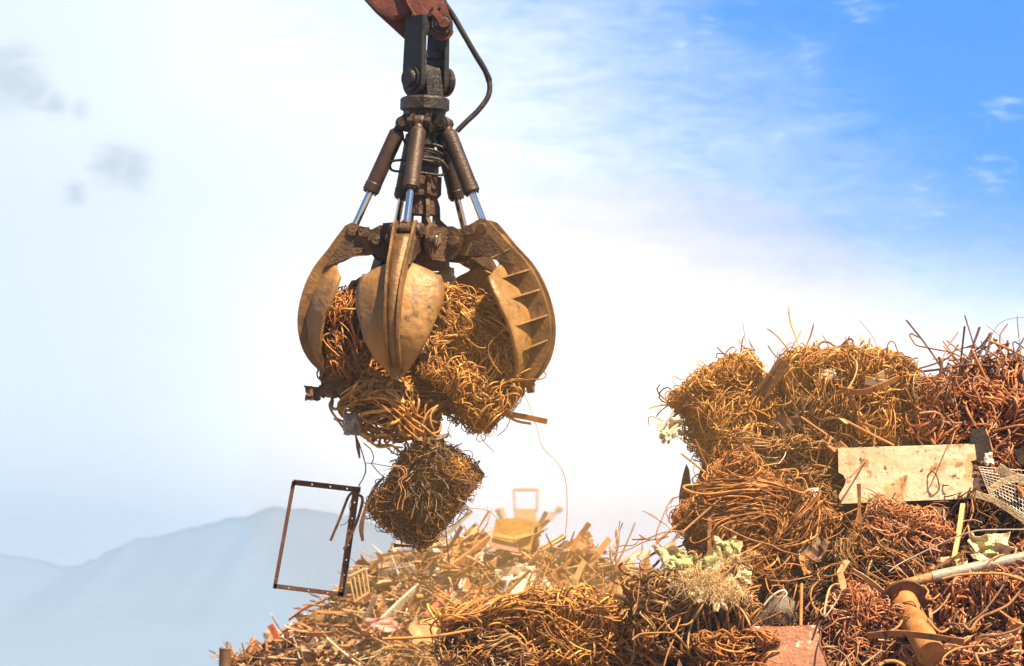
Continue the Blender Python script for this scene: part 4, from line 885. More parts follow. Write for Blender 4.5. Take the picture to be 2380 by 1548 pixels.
bale(2050, 1350, rY(1350), 190, 150, .8, (0, 0, 0), 'brown', 480, .0058, 'shaded brown wire below the pinkish bale', HG, seed=22, curl=12, step=.035, shell=(.75, 1.02))
bale(1610, 1420, rY(1420, .1), 250, 170, 1.0, (0, -8, 0), 'brown', 520, .0085, 'big brown bundle of folded rods under the cream fleece', HG, seed=23, curl=9, step=.04, loose=.08, shell=(.65, 1.02), grain=(.2, 0, 1), gw=.25)
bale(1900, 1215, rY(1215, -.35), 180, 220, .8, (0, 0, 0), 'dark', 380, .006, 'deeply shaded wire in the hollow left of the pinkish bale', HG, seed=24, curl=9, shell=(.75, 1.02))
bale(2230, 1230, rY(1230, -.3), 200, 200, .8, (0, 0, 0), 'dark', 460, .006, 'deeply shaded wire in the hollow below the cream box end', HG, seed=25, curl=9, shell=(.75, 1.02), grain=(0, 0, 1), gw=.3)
bale(2330, 1120, rY(1120, -.05), 170, 130, .7, (0, 0, 0), 'red', 420, .005, 'fine reddish wire around the wire netting at the right edge', HG, seed=26, curl=14, shell=(.7, 1.02), step=.03)
bale(2290, 1395, rY(1395, .1), 260, 110, .9, (0, -10, 0), 'pink', 380, .0085, 'layered pinkish rods below the long grey pipe', HG, seed=27, curl=6, grain=(1, 0, .25), gw=.4, loose=.06, step=.045, shell=(.7, 1.02))
bale(2300, 1470, rY(1470, -.1), 230, 120, .9, (0, -4, 0), 'dark', 240, .0085, 'shaded loops of thick wire under the layered rods', HG, seed=28, curl=7, step=.045, shell=(.6, 1.0))
bale(2230, 1535, rY(1535, .15), 240, 90, .8, (0, -6, 0), 'pink', 340, .0078, 'pink brown wire bundle at the bottom right edge', HG, seed=29, curl=7, grain=(1, 0, .1), gw=.3, step=.04)
bale(1975, 1480, rY(1480, .1), 165, 190, .9, (0, 30, 0), 'pink', 640, .0062, 'pale pink wire bale right of the flaking plate', HG, seed=30, curl=10, grain=(.7, 0, -.7), gw=.25, step=.035, loose=.05)
bale(1705, 1520, rY(1520, .15), 165, 100, .9, (0, 0, 0), 'rust', 320, .0078, 'layered rust orange wire left of the flaking plate', HG, seed=31, curl=6, grain=(1, 0, .1), gw=.35, step=.042)
bale(1850, 1400, rY(1400, -.2), 220, 130, .8, (0, 0, 0), 'dark', 320, .006, 'shaded wire in the hollow around the wire basket', HG, seed=32, curl=9)
bale(1690, 1330, rY(1330, -.1), 170, 90, .8, (0, 0, 0), 'rust', 340, .0055, 'curly fine wire between the middle bale and the fleece', HG, seed=33, curl=14, step=.03, loose=.06)
bale(2360, 1300, rY(1300, -.3), 150, 160, .8, (0, 0, 0), 'dark', 260, .006, 'shaded wire behind the crumpled sheets at the right edge', HG, seed=34, curl=9)
bale(2130, 1100, rY(1100, -.7), 400, 160, .8, (0, 0, 0), 'red', 500, .007, 'reddish wire packed behind the cream box', HG, seed=38, curl=9, corek=.85)
# wires tangle between both heaps
bale(1215, 1470, 27.0, 300, 150, 1.0, (0, -8, 0), 'glow_gold', 700, .0075, 'golden looping wire tangle in front of the far heap', HG, seed=35, curl=8, step=.042, loose=.07, shell=(.65, 1.02))
bale(1400, 1490, 26.9, 220, 150, .9, (0, 20, 0), 'glow_gold', 520, .0075, 'golden wire tangle between both heaps beside the brown rods', HG, seed=36, curl=10, step=.038, loose=.08, shell=(.65, 1.02))
bale(1140, 1520, 26.8, 190, 110, .8, (0, 30, 0), 'brown', 420, .0065, 'combed brown wire sheaf at the bottom left of the tangle', HG, seed=37, curl=4, grain=(.5, 0, 1), gw=.5, step=.045)

for px, py, pal, lab in ((2500, 1000, 'red', 'reddish wire bale high beyond the right edge'), (2520, 1180, 'rust', 'rust orange wire bale beyond the right edge'), (2500, 1360, 'pink', 'pinkish wire bale low beyond the right edge'), (2720, 1080, 'glow_gold', 'golden wire bale farthest beyond the right edge'), (2700, 1300, 'brown', 'brown wire bale farthest and low beyond the right edge')):
    bale(px, py, rY(py), 250, 210, 1.0, (0, 12, 0), pal, 420, .008, lab, HG, curl=8, shell=(.75, 1.02), seed=70)
# --- cream box
YBx = rY(1100, .42); bx = empty('metal_box', at(2110, 1100, YBx), 'long cream painted metal box with rust stains and a torn left end', 'metal box'); bo = Vector(bx.location)
front = [(1948, 1044), (2100, 1039), (2265, 1033), (2270, 1070), (2279, 1112), (2278, 1158), (2120, 1164), (1951, 1171), (1950, 1150), (1963, 1128), (1966, 1115), (1960, 1104), (1949, 1098)]
P = [at(a, b, YBx)-bo for a, b in front]; n = len(P)
mb = MB(); th = Vector((0, .012, 0)); mb.add(P+[p+th for p in P], [tuple(range(n-1, -1, -1)), tuple(range(n, 2*n))] + [(i, (i+1) % n, n+(i+1) % n, n+i) for i in range(n)]); mb.build('front_panel', M['cream'], bx)
dpt = Vector((-.02, .42, .03))
def side(i, j, name, mt, off):
    a, b = P[i]+th+off, P[j]+th+off; e = (b-a).normalized(); nn = e.cross(dpt.normalized())*.008
    MB().add([a, b, b+dpt, a+dpt, a+nn, b+nn, b+dpt+nn, a+dpt+nn], [(0, 1, 2, 3), (7, 6, 5, 4), (0, 4, 5, 1), (1, 5, 6, 2), (2, 6, 7, 3), (3, 7, 4, 0)]).build(name, M[mt], bx)
side(0, 2, 'top_panel', 'cream', Vector((0, .001, -.002))); side(7, 5, 'bottom_panel', 'sheet_brown', Vector((0, .001, .002))); side(5, 2, 'end_panel', 'cream', Vector((-.002, .001, 0)))
a, b = at(1952, 1040, YBx)-bo+dpt, at(2262, 1165, YBx)-bo+dpt
MB().box((a+b)/2+Vector((0, .03, 0)), (abs(b.x-a.x), .012, abs(b.z-a.z))).build('back_panel', M['sheet_brown'], bx)
# --- singles of the right heap
T_ = lambda pts, w, mt, name, lab, cat, **k: strip_thing(pts, w, k.pop('th', .01), mt, name, lab, cat, **k)
o = empty('channel_beam', at(1795, 870, 27.35), 'dark brown channel beam sticking up between the two top bales', 'steel beam')
a, b = at(1756, 928, 27.38), at(1824, 840, 27.3); d = (b-a).normalized(); s = Vector((d.z, .25, -d.x)).normalized(); nn = d.cross(s); Mx = Matrix((d, nn, s)).transposed(); c = (a+b)/2-Vector(o.location); Lb = (b-a).length
MB().box(c, (Lb, .012, .085), Mx).box(c+s*.045-nn*.03, (Lb, .07, .01), Mx).box(c-s*.045-nn*.03, (Lb, .07, .01), Mx).build('beam_body', M['sheet_brown'], o)
poly_plate([(1580, 1210), (1578, 1150), (1588, 1100), (1595, 1078), (1602, 1092), (1606, 1125), (1612, 1135), (1632, 1080), (1652, 1050), (1668, 1090), (1650, 1150), (1640, 1220), (1605, 1218)], 27.6, .012, 'sheet_brown', 'torn_sheet', 'torn brown sheet with two spikes on the left face of the right heap', 'metal sheet', slope=.1)
poly_plate([(1585, 1262), (1604, 1232), (1640, 1200), (1680, 1215), (1660, 1262), (1610, 1300)], 27.5, .012, 'sheet_brown', 'torn_sheet', 'dark brown sheet wedged under the spiked torn sheet', 'metal sheet', slope=.2)
crumple(1560, 995, 27.4, 52, 44, 'cream torn plastic scrap caught at the left of the golden boxy bale', 'white', 'plastic_scrap', 'plastic scrap', amp=.25, seed=21, rot=20)
crumple(1548, 1012, 27.38, 30, 28, 'small cream flap under the torn plastic scrap', 'cream', 'plastic_flap', 'plastic scrap', amp=.3, seed=22, rot=-30)
T_([(1540, 1030, 27.4), (1552, 1008, 27.38), (1575, 985, 27.4)], .03, 'cream', 'tape_strip', 'pale tape strip hanging from the torn plastic scrap', 'tape', side=(1, -.3, .6))
T_([(1545, 985, 27.35), (1556, 970, 27.35), (1566, 950, 27.35)], .012, 'white', 'tape_strip', 'thin pale strip poking above the torn plastic scrap', 'tape', side=(1, -.3, .3))
poly_plate([(1742, 1456), (1820, 1457), (1900, 1453), (1908, 1500), (1925, 1570), (1783, 1575), (1775, 1520), (1760, 1482)], rY(1500, .62), .018, 'plate_pink', 'rusty_plate', 'pink flaking rusty plate standing at the bottom of the right heap', 'metal plate', slope=.25)
poly_plate([(2258, 1000), (2282, 992), (2298, 1015), (2306, 1055), (2282, 1078), (2264, 1078), (2262, 1040), (2254, 1022)], rY(1035, .55), .012, 'black', 'dark_sheet', 'blackened pointed sheet behind the right end of the cream box', 'metal sheet', bend=.4)
poly_plate([(2355, 1045), (2400, 1040), (2400, 1085), (2368, 1078)], rY(1060, .5), .012, 'black', 'dark_sheet', 'blackened curled sheet at the right edge above the netting', 'metal sheet', bend=.4)
crumple(2298, 1065, rY(1060, .6), 18, 26, 'small bright metal flap beside the blackened pointed sheet', 'bright', 'metal_flap', 'metal scrap', seed=23)
crumple(2273, 1090, rY(1090, .62), 26, 40, 'dull grey curled scrap touching the cream box end', 'sheet_brown', 'curled_scrap', 'metal scrap', seed=24)
# pipes
o = empty('long_pipe', at(2068, 1366, rY(1366, .65)), 'long grey pipe with an orange rusted end sloping out of the right edge', 'pipe'); po = Vector(o.location)
a, b, c = po, at(2165, 1341, rY(1345, .65)), at(2460, 1278, rY(1300, .6))
MB().cyl(a-po, b-po, .038, n=24).build('rusted_end', M['orange_pipe'], o); MB().cyl(b-po, c-po, .044, n=24).build('pipe_body', M['grey_pipe'], o)
MB().cyl((b-po)*.48, (b-po)*.52, .0395, n=24).build('pipe_seam', M['sheet_rust'], o)
o = empty('flanged_pipe', at(2100, 1400, rY(1400, .55)), 'thick orange rusted pipe with a wide dark flange pointing down right', 'pipe'); po = Vector(o.location)
b = at(2165, 1520, rY(1500, .95))-po; d = b.normalized()
MB().cyl(Vector(), b, .105, n=32).build('pipe_body', M['orange_pipe'], o); MB().ring(-d*.03, -d*.0, [(0, .185), (1, .185)], 40).build('flange', M['sheet_brown'], o)
T_([(2015, 1478, rY(1480, 1.1)), (2080, 1472, rY(1480, 1.15)), (2150, 1478, rY(1480, 1.15)), (2240, 1492, rY(1490, 1.1))], .05, 'sheet_rust', 'flat_strap', 'long curved flat strap crossing in front of the thick flanged pipe', 'strap', side=(0, -.5, 1))
T_([(1965, 1392, rY(1390, .6)), (1958, 1350, rY(1350, .62)), (1952, 1330, rY(1350, .6)), (1970, 1303, rY(1350, .55))], .05, 'tan', 'bent_strap', 'folded pale strap standing left of the long pipe', 'strap', side=(1, -.3, 0), smooth=False)
T_([(1978, 1325, rY(1325, .5)), (2020, 1350, rY(1340, .55)), (2066, 1388, rY(1350, .6))], .04, 'tan', 'flat_strap', 'orange flat strap running from the folded strap to the flange', 'strap', side=(.3, -.4, 1))
T_([(1890, 1135, rY(1130, .55)), (1888, 1160, rY(1150, .58)), (1878, 1202, rY(1190, .6))], .09, 'bright', 'hanging_tag', 'grey white strip hanging in the shadow left of the cream box', 'metal strip', side=(1, -.3, .1), ws=[.09, .06, .08])
crumple(1866, 1158, rY(1150, .5), 30, 26, 'crumpled cream scrap beside the hanging grey strip', 'rag', 'fabric_scrap', 'fabric', amp=.3, seed=27)
T_([(2238, 1172, rY(1172, .5)), (2228, 1240, rY(1240, .55)), (2216, 1305, rY(1300, .6))], .036, 'wood', 'wooden_stick', 'straw coloured upright stick below the cream box', 'stick', th=.02, side=(1, -.2, .1))
wire([(1863, 1356, rY(1400, .6)), (1861, 1455, rY(1440, .7))], .014, 'short ribbed reinforcing bar standing upright above the flaking plate', 'reinforcing_bar', 'reinforcing bar', mt='orange_pipe', ribs=True, n=8)
wire([(888, 1485, 26.2), (960, 1482, 26.25), (1030, 1476, 26.3), (1085, 1466, 26.35), (1110, 1462, 26.45)], .012, 'ribbed orange reinforcing bar reaching left from the wire tangle', 'reinforcing_bar', 'reinforcing bar', mt='orange_pipe', ribs=True, n=8)
wire([(2265, 1515, rY(1500, .8)), (2278, 1548, rY(1500, .85))], .01, 'short thin rod end above the bottom right bundle', 'steel_rod', 'rod', mt='orange_pipe')
# crumpled sheets
crumple(2305, 1270, rY(1270, .45), 95, 60, 'crumpled cream and tan sheet above the long grey pipe', 'rag', 'crumpled_sheet', 'metal sheet', amp=.35, seed=31)
crumple(2290, 1285, rY(1285, .40), 60, 45, 'dark green crumpled sheet under the cream one above the pipe', 'green', 'crumpled_sheet', 'metal sheet', amp=.3, seed=32)
crumple(2205, 1310, rY(1310, .5), 42, 28, 'small crumpled paper ball at the foot of the straw stick', 'rag', 'paper_ball', 'paper', amp=.5, seed=33)
crumple(2232, 1312, rY(1310, .48), 34, 26, 'crumpled brown paper right of the straw stick foot', 'cream', 'paper_ball', 'paper', amp=.5, seed=34)
# fleece
fl = empty('insulation_fleece', at(1640, 1330, rY(1340, .7)), 'ragged cream insulation fleece with pale green cloth spread over the brown rods', 'insulation fleece')
for i, (x, y, w, h, mt, rt) in enumerate(((1565, 1300, 70, 60, 'rag', 10), (1600, 1345, 80, 45, 'rag', -15), (1655, 1350, 90, 60, 'rag', 5), (1700, 1365, 70, 55, 'rag', 20), (1690, 1290, 55, 75, 'rag', -10), (1590, 1305, 50, 35, 'green', -20), (1692, 1285, 38, 48, 'green', 10), (1645, 1320, 45, 40, 'green', 30), (1715, 1335, 50, 40, 'rag', 0), (1672, 1400, 26, 36, 'rag', 0), (1632, 1375, 50, 34, 'rag', 12))):
    c = crumple(x, y, rY(y, .78 if mt == 'rag' else .86), w, h, None, mt, 'fleece_tuft' if mt == 'rag' else 'green_cloth', None, amp=.35, seed=40+i, rot=rt, n=12, ragged=.2, th=.012, parent=fl)
    c.location = at(x, y, rY(y, .78 if mt == 'rag' else .86))-Vector(fl.location)
rng = np.random.default_rng(77); n = 1200; cc = rng.choice(5, n); cx = np.array([1600, 1655, 1700, 1690, 1640])[cc]; cy = np.array([1350, 1360, 1372, 1300, 1335])[cc]
P0 = np.array([tuple(at(a+rng.normal()*24, b+rng.normal()*14, rY(b, .85)) - Vector(fl.location)) for a, b in zip(cx, cy)])
D = unit(rng.normal(size=(n, 3)) + np.array([0, -.3, -.9])); tt = np.linspace(0, 1, 6)
P = P0[:, None] + D[:, None]*tt[None, :, None]*rng.uniform(.03, .11, (n, 1, 1)) + rng.normal(size=(n, 1, 3))*.03*(tt**2)[None, :, None]
o = bpy.data.objects.new('fleece_fibres', np_mesh('fleece_fibres', [tubes_np(P, np.full(n, .0014), np.tile([[.70, .50, .26]], (n, 1)), sides=4, rng=rng)], M['wire'])); link(o, fl)
# wire netting: right edge, and the basket
def netting(quad, Y, nu, nv, r, parent, mt, name='netting', sag=.05):
    g = lambda u, v: (at(*[quad[0][k]*(1-u)*(1-v)+quad[1][k]*u*(1-v)+quad[2][k]*u*v+quad[3][k]*(1-u)*v for k in (0, 1)], Y + sag*math.sin(u*3)*math.sin(v*3)) - Vector(parent.location))
    mb = MB()
    for i in range(nu+1): mb.tube([g(i/nu, k/8) for k in range(9)], r, 4)
    for j in range(nv+1): mb.tube([g(k/8, j/nv) for k in range(9)], r, 4)
    return mb.build(name, M[mt], parent)
o = empty('wire_netting', at(2330, 1140, rY(1140, .6)), 'sheet of square wire netting with pale edge strips at the right edge', 'wire netting')
netting([(2275, 1085), (2400, 1095), (2400, 1230), (2300, 1150)], rY(1140, .6), 14, 12, .003, o, 'bright')
for pts, w in (([(2268, 1148), (2320, 1168), (2400, 1222)], .05), ([(2300, 1140), (2335, 1118), (2400, 1110)], .05), ([(2320, 1085), (2360, 1110), (2400, 1118)], .07)):
    MB().strip(spl([at(a, b, rY(1140, .66))-Vector(o.location) for a, b in pts], 5), (0, -.3, 1), w, .008).build('edge_strip', M['rag'], o)
o = empty('wire_basket', at(1800, 1420, rY(1420, .55)), 'small wire mesh basket with a torn rim above the flaking plate', 'wire basket')
netting([(1752, 1452), (1808, 1372), (1850, 1400), (1846, 1448)], rY(1420, .55), 16, 22, .0022, o, 'grey_pipe', sag=-.12)
MB().tube(spl([at(a, b, rY(1420, .58))-Vector(o.location) for a, b in ((1750, 1450), (1770, 1415), (1795, 1385), (1820, 1372), (1828, 1382), (1815, 1395))], 6), .009, 6).build('basket_rim', M['bright'], o)
# straps and rods on top
T_([(1990, 868, 27.4), (2030, 880, 27.35), (2060, 868, 27.4), (2090, 862, 27.5)], .07, 'tan', 'curved_strap', 'curved tan strap on top of the snaking bale', 'strap', side=(0, -.5, 1), ws=[.03, .07, .08, .08])
T_([(1950, 905, 27.25), (2000, 912, 27.2), (2045, 898, 27.2), (2085, 880, 27.3)], .05, 'sheet_rust', 'curved_strap', 'rust brown strap under the curved tan one', 'strap', side=(0, -.6, 1))
T_([(2010, 885, 27.3), (2045, 890, 27.3), (2068, 892, 27.35)], .06, 'cream', 'pale_scrap', 'cream strip just under the curved straps', 'metal strip', side=(0, -.6, 1))
T_([(1982, 832, 27.4), (1992, 850, 27.3), (1985, 880, 27.25), (1965, 912, 27.2)], .035, 'tan', 'curved_strap', 'arched flat strap bending over the crown of the golden bale', 'strap', side=(0, -1, .2))
crumple(1850, 890, 27.5, 60, 40, 'cream crumpled scrap between beam and crowning bale', 'rag', 'crumpled_scrap', 'fabric', seed=51, amp=.3)
crumple(1925, 870, 27.4, 34, 24, 'small cream scrap near the top of the crowning bale', 'cream', 'crumpled_scrap', 'fabric', seed=52, amp=.3)
T_([(1965, 845, 27.6), (1990, 850, 27.5), (2015, 856, 27.5)], .022, 'orange_pipe', 'rod_end', 'thick orange rod end right of the golden crown', 'rod', th=.02, side=(0, -.5, 1))
z2 = lambda x, y: ((2060+x*.2584)*.9297, (760+y*.2584)*.9297)
RODS = [ # zoomed photo points, radius, smooth, label
 ([(920, 325), (845, 285), (825, 300), (885, 400), (1240, 470), (1420, 560)], .0075, 0, 'long rod with a hooked end pointing left over the sky'),
 ([(1190, 355), (1300, 440), (1430, 545), (1440, 600), (1370, 655), (1340, 690)], .009, 0, 'thick rod sloping down right beside the hooked rod'),
 ([(925, 655), (1150, 628), (1400, 590), (1600, 600)], .011, 1, 'thick level rod pointing left below the hooked rod'),
 ([(720, 735), (960, 712), (1200, 705), (1350, 710)], .008, 1, 'level thin rod reaching left to the snaking bale'),
 ([(1150, 525), (1130, 680), (1105, 790)], .009, 1, 'dark upright rod left of the airy tangle'),
 ([(1210, 620), (1175, 720), (1130, 840)], .009, 1, 'dark rod leaning right of the upright dark rod'),
 ([(968, 700), (958, 870)], .007, 1, 'short upright dark rod above the reddish tangle'),
 ([(1190, 487), (1300, 440), (1420, 415), (1530, 430), (1650, 490), (1760, 570), (1935, 740)], .007, 1, 'arching rod sweeping right over the airy tangle'),
 ([(1370, 420), (1440, 395), (1475, 395), (1465, 440), (1400, 520)], .006, 0, 'small bent rod end on the arching rod'),
 ([(1505, 445), (1440, 520), (1380, 600), (1300, 640)], .008, 1, 'dark rod leaning up right in the airy tangle'),
 ([(1520, 362), (1560, 440), (1600, 520)], .007, 1, 'short dark rod poking up left of the thick pipe rod'),
 ([(1775, 195), (1700, 295), (1705, 520), (1690, 700)], .007, 0, 'tall bent rod reaching highest among the brown rods'),
 ([(1790, 375), (1700, 440), (1540, 550)], .014, 1, 'thick rod sloping up right near the tall bent rod'),
 ([(1640, 370), (1655, 390), (1740, 388), (1760, 410), (1760, 560)], .006, 0, 'small square hook rod under the tall bent rod'),
 ([(1935, 430), (1860, 372), (1830, 375), (1835, 440), (1870, 560)], .007, 1, 'rod bent into an arch at the right edge'),
 ([(1935, 330), (1890, 410), (1820, 560)], .009, 1, 'dark rod leaning from the right edge'),
 ([(1930, 600), (1880, 740), (1800, 880)], .016, 1, 'thick ribbed reinforcing bar in the right tangle'),
 ([(1720, 560), (1660, 680), (1600, 760)], .012, 1, 'dark thick rod inside the airy tangle'),
 ([(1350, 640), (1300, 740), (1230, 860)], .013, 1, 'dark thick rod below the level rod'),
 ([(1370, 655), (1480, 720), (1620, 790), (1760, 890)], .011, 1, 'thick red brown rod running down right'),
 ([(870, 1060), (960, 1190), (1075, 1365)], .014, 1, 'straight orange bar leaning down to the cream box'),
 ([(1355, 770), (1420, 920), (1500, 1080), (1560, 1200), (1650, 1480)], .009, 1, 'long pale rod running down beside the blackened sheet'),
 ([(1935, 1150), (1800, 1270), (1560, 1490)], .011, 1, 'tan straight rod crossing beside the blackened sheet'),
 ([(130, 880), (250, 760), (310, 640), (290, 550), (220, 520)], .009, 1, 'broad arched wire over the crown of the golden bale, right side'),
 ([(300, 840), (400, 950), (470, 1080), (495, 1200), (470, 1420), (380, 1540), (250, 1680)], .008, 1, 'long pale wire curving down over the cream box end'),
 ([(430, 580), (520, 600), (620, 645)], .006, 1, 'thin wire arching right from the golden crown'),
 ([(330, 580), (450, 560), (560, 520), (590, 530), (575, 600)], .006, 1, 'thin wire with a down turned end above the curved strap'),
 ([(410, 470), (400, 540), (370, 530), (380, 580)], .005, 1, 'small dark crooked wire on the golden crown'),
 ([(370, 645), (515, 660)], .010, 1, 'short orange rod right of the golden crown'),
 ([(820, 930), (900, 1000), (1010, 1060), (1060, 1050)], .007, 1, 'rod curving out left of the reddish tangle'),
 ([(715, 700), (850, 760), (1050, 850), (1200, 980), (1240, 1120)], .006, 1, 'long thin wire arching over the gap to the reddish tangle'),
 ([(700, 735), (800, 790), (900, 880), (960, 960)], .006, 1, 'thin wire dipping into the notch beside the snaking bale')]
for i, (pts, r, sm_, lab) in enumerate(RODS):
    q = [(*z2(*p), rY(z2(*p)[1], .45)+.1*math.sin(i+k)) for k, p in enumerate(pts)]
    wire(q, r*.9, lab, 'steel_rod', 'rod', mt=['sheet_rust', 'orange', 'frame', 'sheet_rust'][i % 4] if 'dark' not in lab else 'frame', smooth=bool(sm_), ribs='ribbed' in lab)
wire([(2290, 830, 27.6), (2300, 790, 27.6), (2320, 755, 27.6), (2350, 740, 27.6), (2400, 736, 27.6)], .0035, 'thin grey wire arch high above the right edge', 'loose_wire', 'wire', mt='grey_pipe')
wire([(2364, 735, 27.6), (2370, 800, 27.6), (2382, 880, 27.6)], .005, 'grey upright wire carrying the thin arch at the right edge', 'loose_wire', 'wire', mt='grey_pipe')
zz1 = lambda x, y: ((1600+x*.2584)*.9297, (860+y*.2584)*.9297)
for i, (pts, r, lab, mt) in enumerate((
    ([(675, 265), (740, 330), (840, 300), (940, 285), (1000, 320)], .006, 'wire with an upturned tip over the golden boxy bale', 'sheet_rust'),
    ([(720, 430), (650, 425), (635, 450), (700, 465)], .004, 'small wire hairpin left of the golden boxy bale top', 'orange_pipe'),
    ([(525, 553), (455, 550), (450, 580), (540, 590)], .005, 'short wire hook at the left edge of the golden boxy bale', 'orange_pipe'),
    ([(80, 785), (85, 715), (130, 705), (220, 745)], .0045, 'thin wire hook left of the torn plastic scrap', 'orange_pipe'),
    ([(355, 895), (450, 955), (550, 990), (630, 1045)], .0045, 'thin wire running right from the torn plastic scrap', 'sheet_rust'),
    ([(1640, 175), (1540, 110), (1430, 78), (1440, 150), (1500, 250)], .006, 'kinked wire triangle right of the channel beam', 'sheet_brown'),
    ([(1720, 185), (1790, 110), (1850, 80), (1930, 110)], .005, 'dark wire arching over the crown of the heap', 'sheet_brown'),
    ([(1105, 325), (1120, 370), (1135, 410)], .004, 'tiny upright wire left of the channel beam', 'sheet_rust'),
    ([(1100, 745), (1060, 880), (940, 1010), (890, 1130), (870, 1350), (880, 1548)], .0075, 'long pale wire snaking down the left face', 'orange_pipe'),
    ([(1190, 1150), (1000, 1300), (700, 1500), (550, 1620), (300, 1800), (120, 1960)], .013, 'long straight orange bar sloping down left across the middle bale', 'orange_pipe'),
    ([(1170, 1160), (1040, 1200), (900, 1320), (720, 1480), (560, 1600)], .006, 'thin wire following the long straight orange bar', 'orange'),
    ([(1480, 1430), (1370, 1320), (1400, 1230), (1500, 1210), (1530, 1260), (1500, 1310)], .007, 'looped wire with a straight tail in the shaded hollow', 'orange_pipe'),
    ([(1160, 240+960), (1240, 1330), (1330, 1450)], .008, 'straight orange rod on the upper edge of the middle bale', 'orange_pipe'),
    ([(530, 1150), (520, 1230), (580, 1350), (580, 1440)], .005, 'thin wire in front of the spiked torn sheet', 'orange_pipe'),
    ([(290, 1548), (330, 1490), (375, 1478)], .005, 'thin wire end left of the spiked torn sheet', 'sheet_rust'),
    ([(1410, 1010), (1400, 1080), (1340, 1160)], .004, 'thin grey curl in the shaded hollow', 'bright'))):
    q = [(*zz1(*p), rY(zz1(*p)[1], .5)+.06*math.sin(i+k)) for k, p in enumerate(pts)]
    wire(q, r*.9, lab, 'loose_wire', 'wire', mt=mt)
z5 = lambda x, y: ((1580+x*.3004)*.9297, (1200+y*.3004)*.9297)
for i, (pts, r, lab, mt) in enumerate((
    ([(940, -20), (650, 230), (480, 380), (300, 540), (100, 660), (70, 720), (110, 745), (200, 700), (330, 520), (420, 420)], .011, 'thick doubled cable looping far out left of the heap', 'sheet_rust'),
    ([(385, 140), (320, 170), (250, 320), (200, 460), (230, 540), (330, 600)], .006, 'wire bow standing out left of the middle bale', 'sheet_rust'),
    ([(95, 255), (200, 320), (290, 380), (330, 440)], .0045, 'thin straight wire pointing out left above the thick loop', 'orange'),
    ([(0, 495), (120, 490), (250, 440), (370, 425), (440, 450)], .006, 'wire reaching left across the thick cable loop', 'sheet_rust'),
    ([(60, 455), (130, 495), (220, 490), (300, 470)], .007, 'short wire crossing the thick cable loop', 'sheet_rust'),
    ([(-150, 560), (-60, 545), (20, 540), (80, 480), (80, 600), (40, 640), (90, 680), (60, 660)], .005, 'curled wire inside the thick cable loop', 'sheet_rust'),
    ([(-210, 600), (-160, 560), (-130, 480), (-110, 400), (-100, 340)], .0045, 'wavy wire rising left of the thick cable loop', 'orange'),
    ([(60, 840), (55, 920), (40, 1040), (10, 1120)], .006, 'upright wire at the left edge of the folded rods', 'sheet_rust'),
    ([(120, 900), (30, 890), (10, 960), (30, 1010)], .004, 'thin wire loop at the left edge of the folded rods', 'sheet_rust'),
    ([(790, 1000), (900, 1070), (960, 1160), (980, 1210)], .010, 'thick rod leaning down right beside the mesh basket', 'tan'),
    ([(1110, 820), (1140, 920), (1220, 980), (1270, 930), (1240, 880), (1160, 880)], .006, 'wire ring above the mesh basket', 'orange_pipe'),
    ([(1370, 870), (1355, 940), (1335, 1010)], .007, 'thin upright rod left of the ribbed bar', 'orange_pipe'),
    ([(1720, 700), (1600, 730), (1545, 780), (1560, 830), (1500, 900), (1490, 1000), (1530, 1080)], .006, 'long wavy wire right of the ribbed bar', 'orange_pipe'),
    ([(1380, 625), (1250, 590), (1150, 540), (1000, 500), (860, 440), (740, 380)], .008, 'long curved wire on the lower edge of the middle bale', 'sheet_rust'),
    ([(1330, 620), (1270, 690), (1200, 740), (1110, 745)], .006, 'curved wire hanging below the middle bale', 'sheet_rust'),
    ([(1420, 718), (1350, 700), (1270, 700)], .006, 'short bright wire in the hollow below the middle bale', 'orange_pipe'),
    ([(1150, 835), (1300, 840), (1500, 798)], .005, 'straight bright wire in the hollow below the middle bale', 'orange_pipe'),
    ([(0, 1330), (80, 1280), (250, 1270), (350, 1260), (400, 1150)], .008, 'long kinked wire across the folded brown rods', 'orange_pipe'),
    ([(265, 1548), (300, 1430), (345, 1330)], .007, 'thin rod leaning at the foot of the folded rods', 'sheet_rust'),
    ([(1540, 1180), (1570, 1290), (1560, 1370), (1600, 1460), (1640, 1548)], .008, 'dark wire following the right edge of the flaking plate', 'sheet_brown'),
    ([(980, 1230), (1060, 1180), (1150, 1140), (1260, 1090)], .006, 'bright rod from the plate corner to the mesh basket', 'orange_pipe'))):
    q = [(*z5(*p), rY(z5(*p)[1], .72)+.06*math.sin(i+k)) for k, p in enumerate(pts)]
    wire(q, r*.9, lab, 'loose_wire', 'wire', mt=mt)
poly_plate([(1567, 1575), (1578, 1530), (1592, 1560), (1594, 1580)], rY(1530, 1.0), .01, 'sheet_rust', 'pointed_plate', 'small pointed rusty plate at the bottom of the folded rods', 'metal plate')
crumple(1500, 1505, 26.3, 10, 10, 'tiny pale chip low in the golden tangle', 'cream', 'pale_chip', 'scrap', seed=60)
z4 = lambda x, y: ((2060+x*.2101)*.9297, (1340+y*.2101)*.9297)
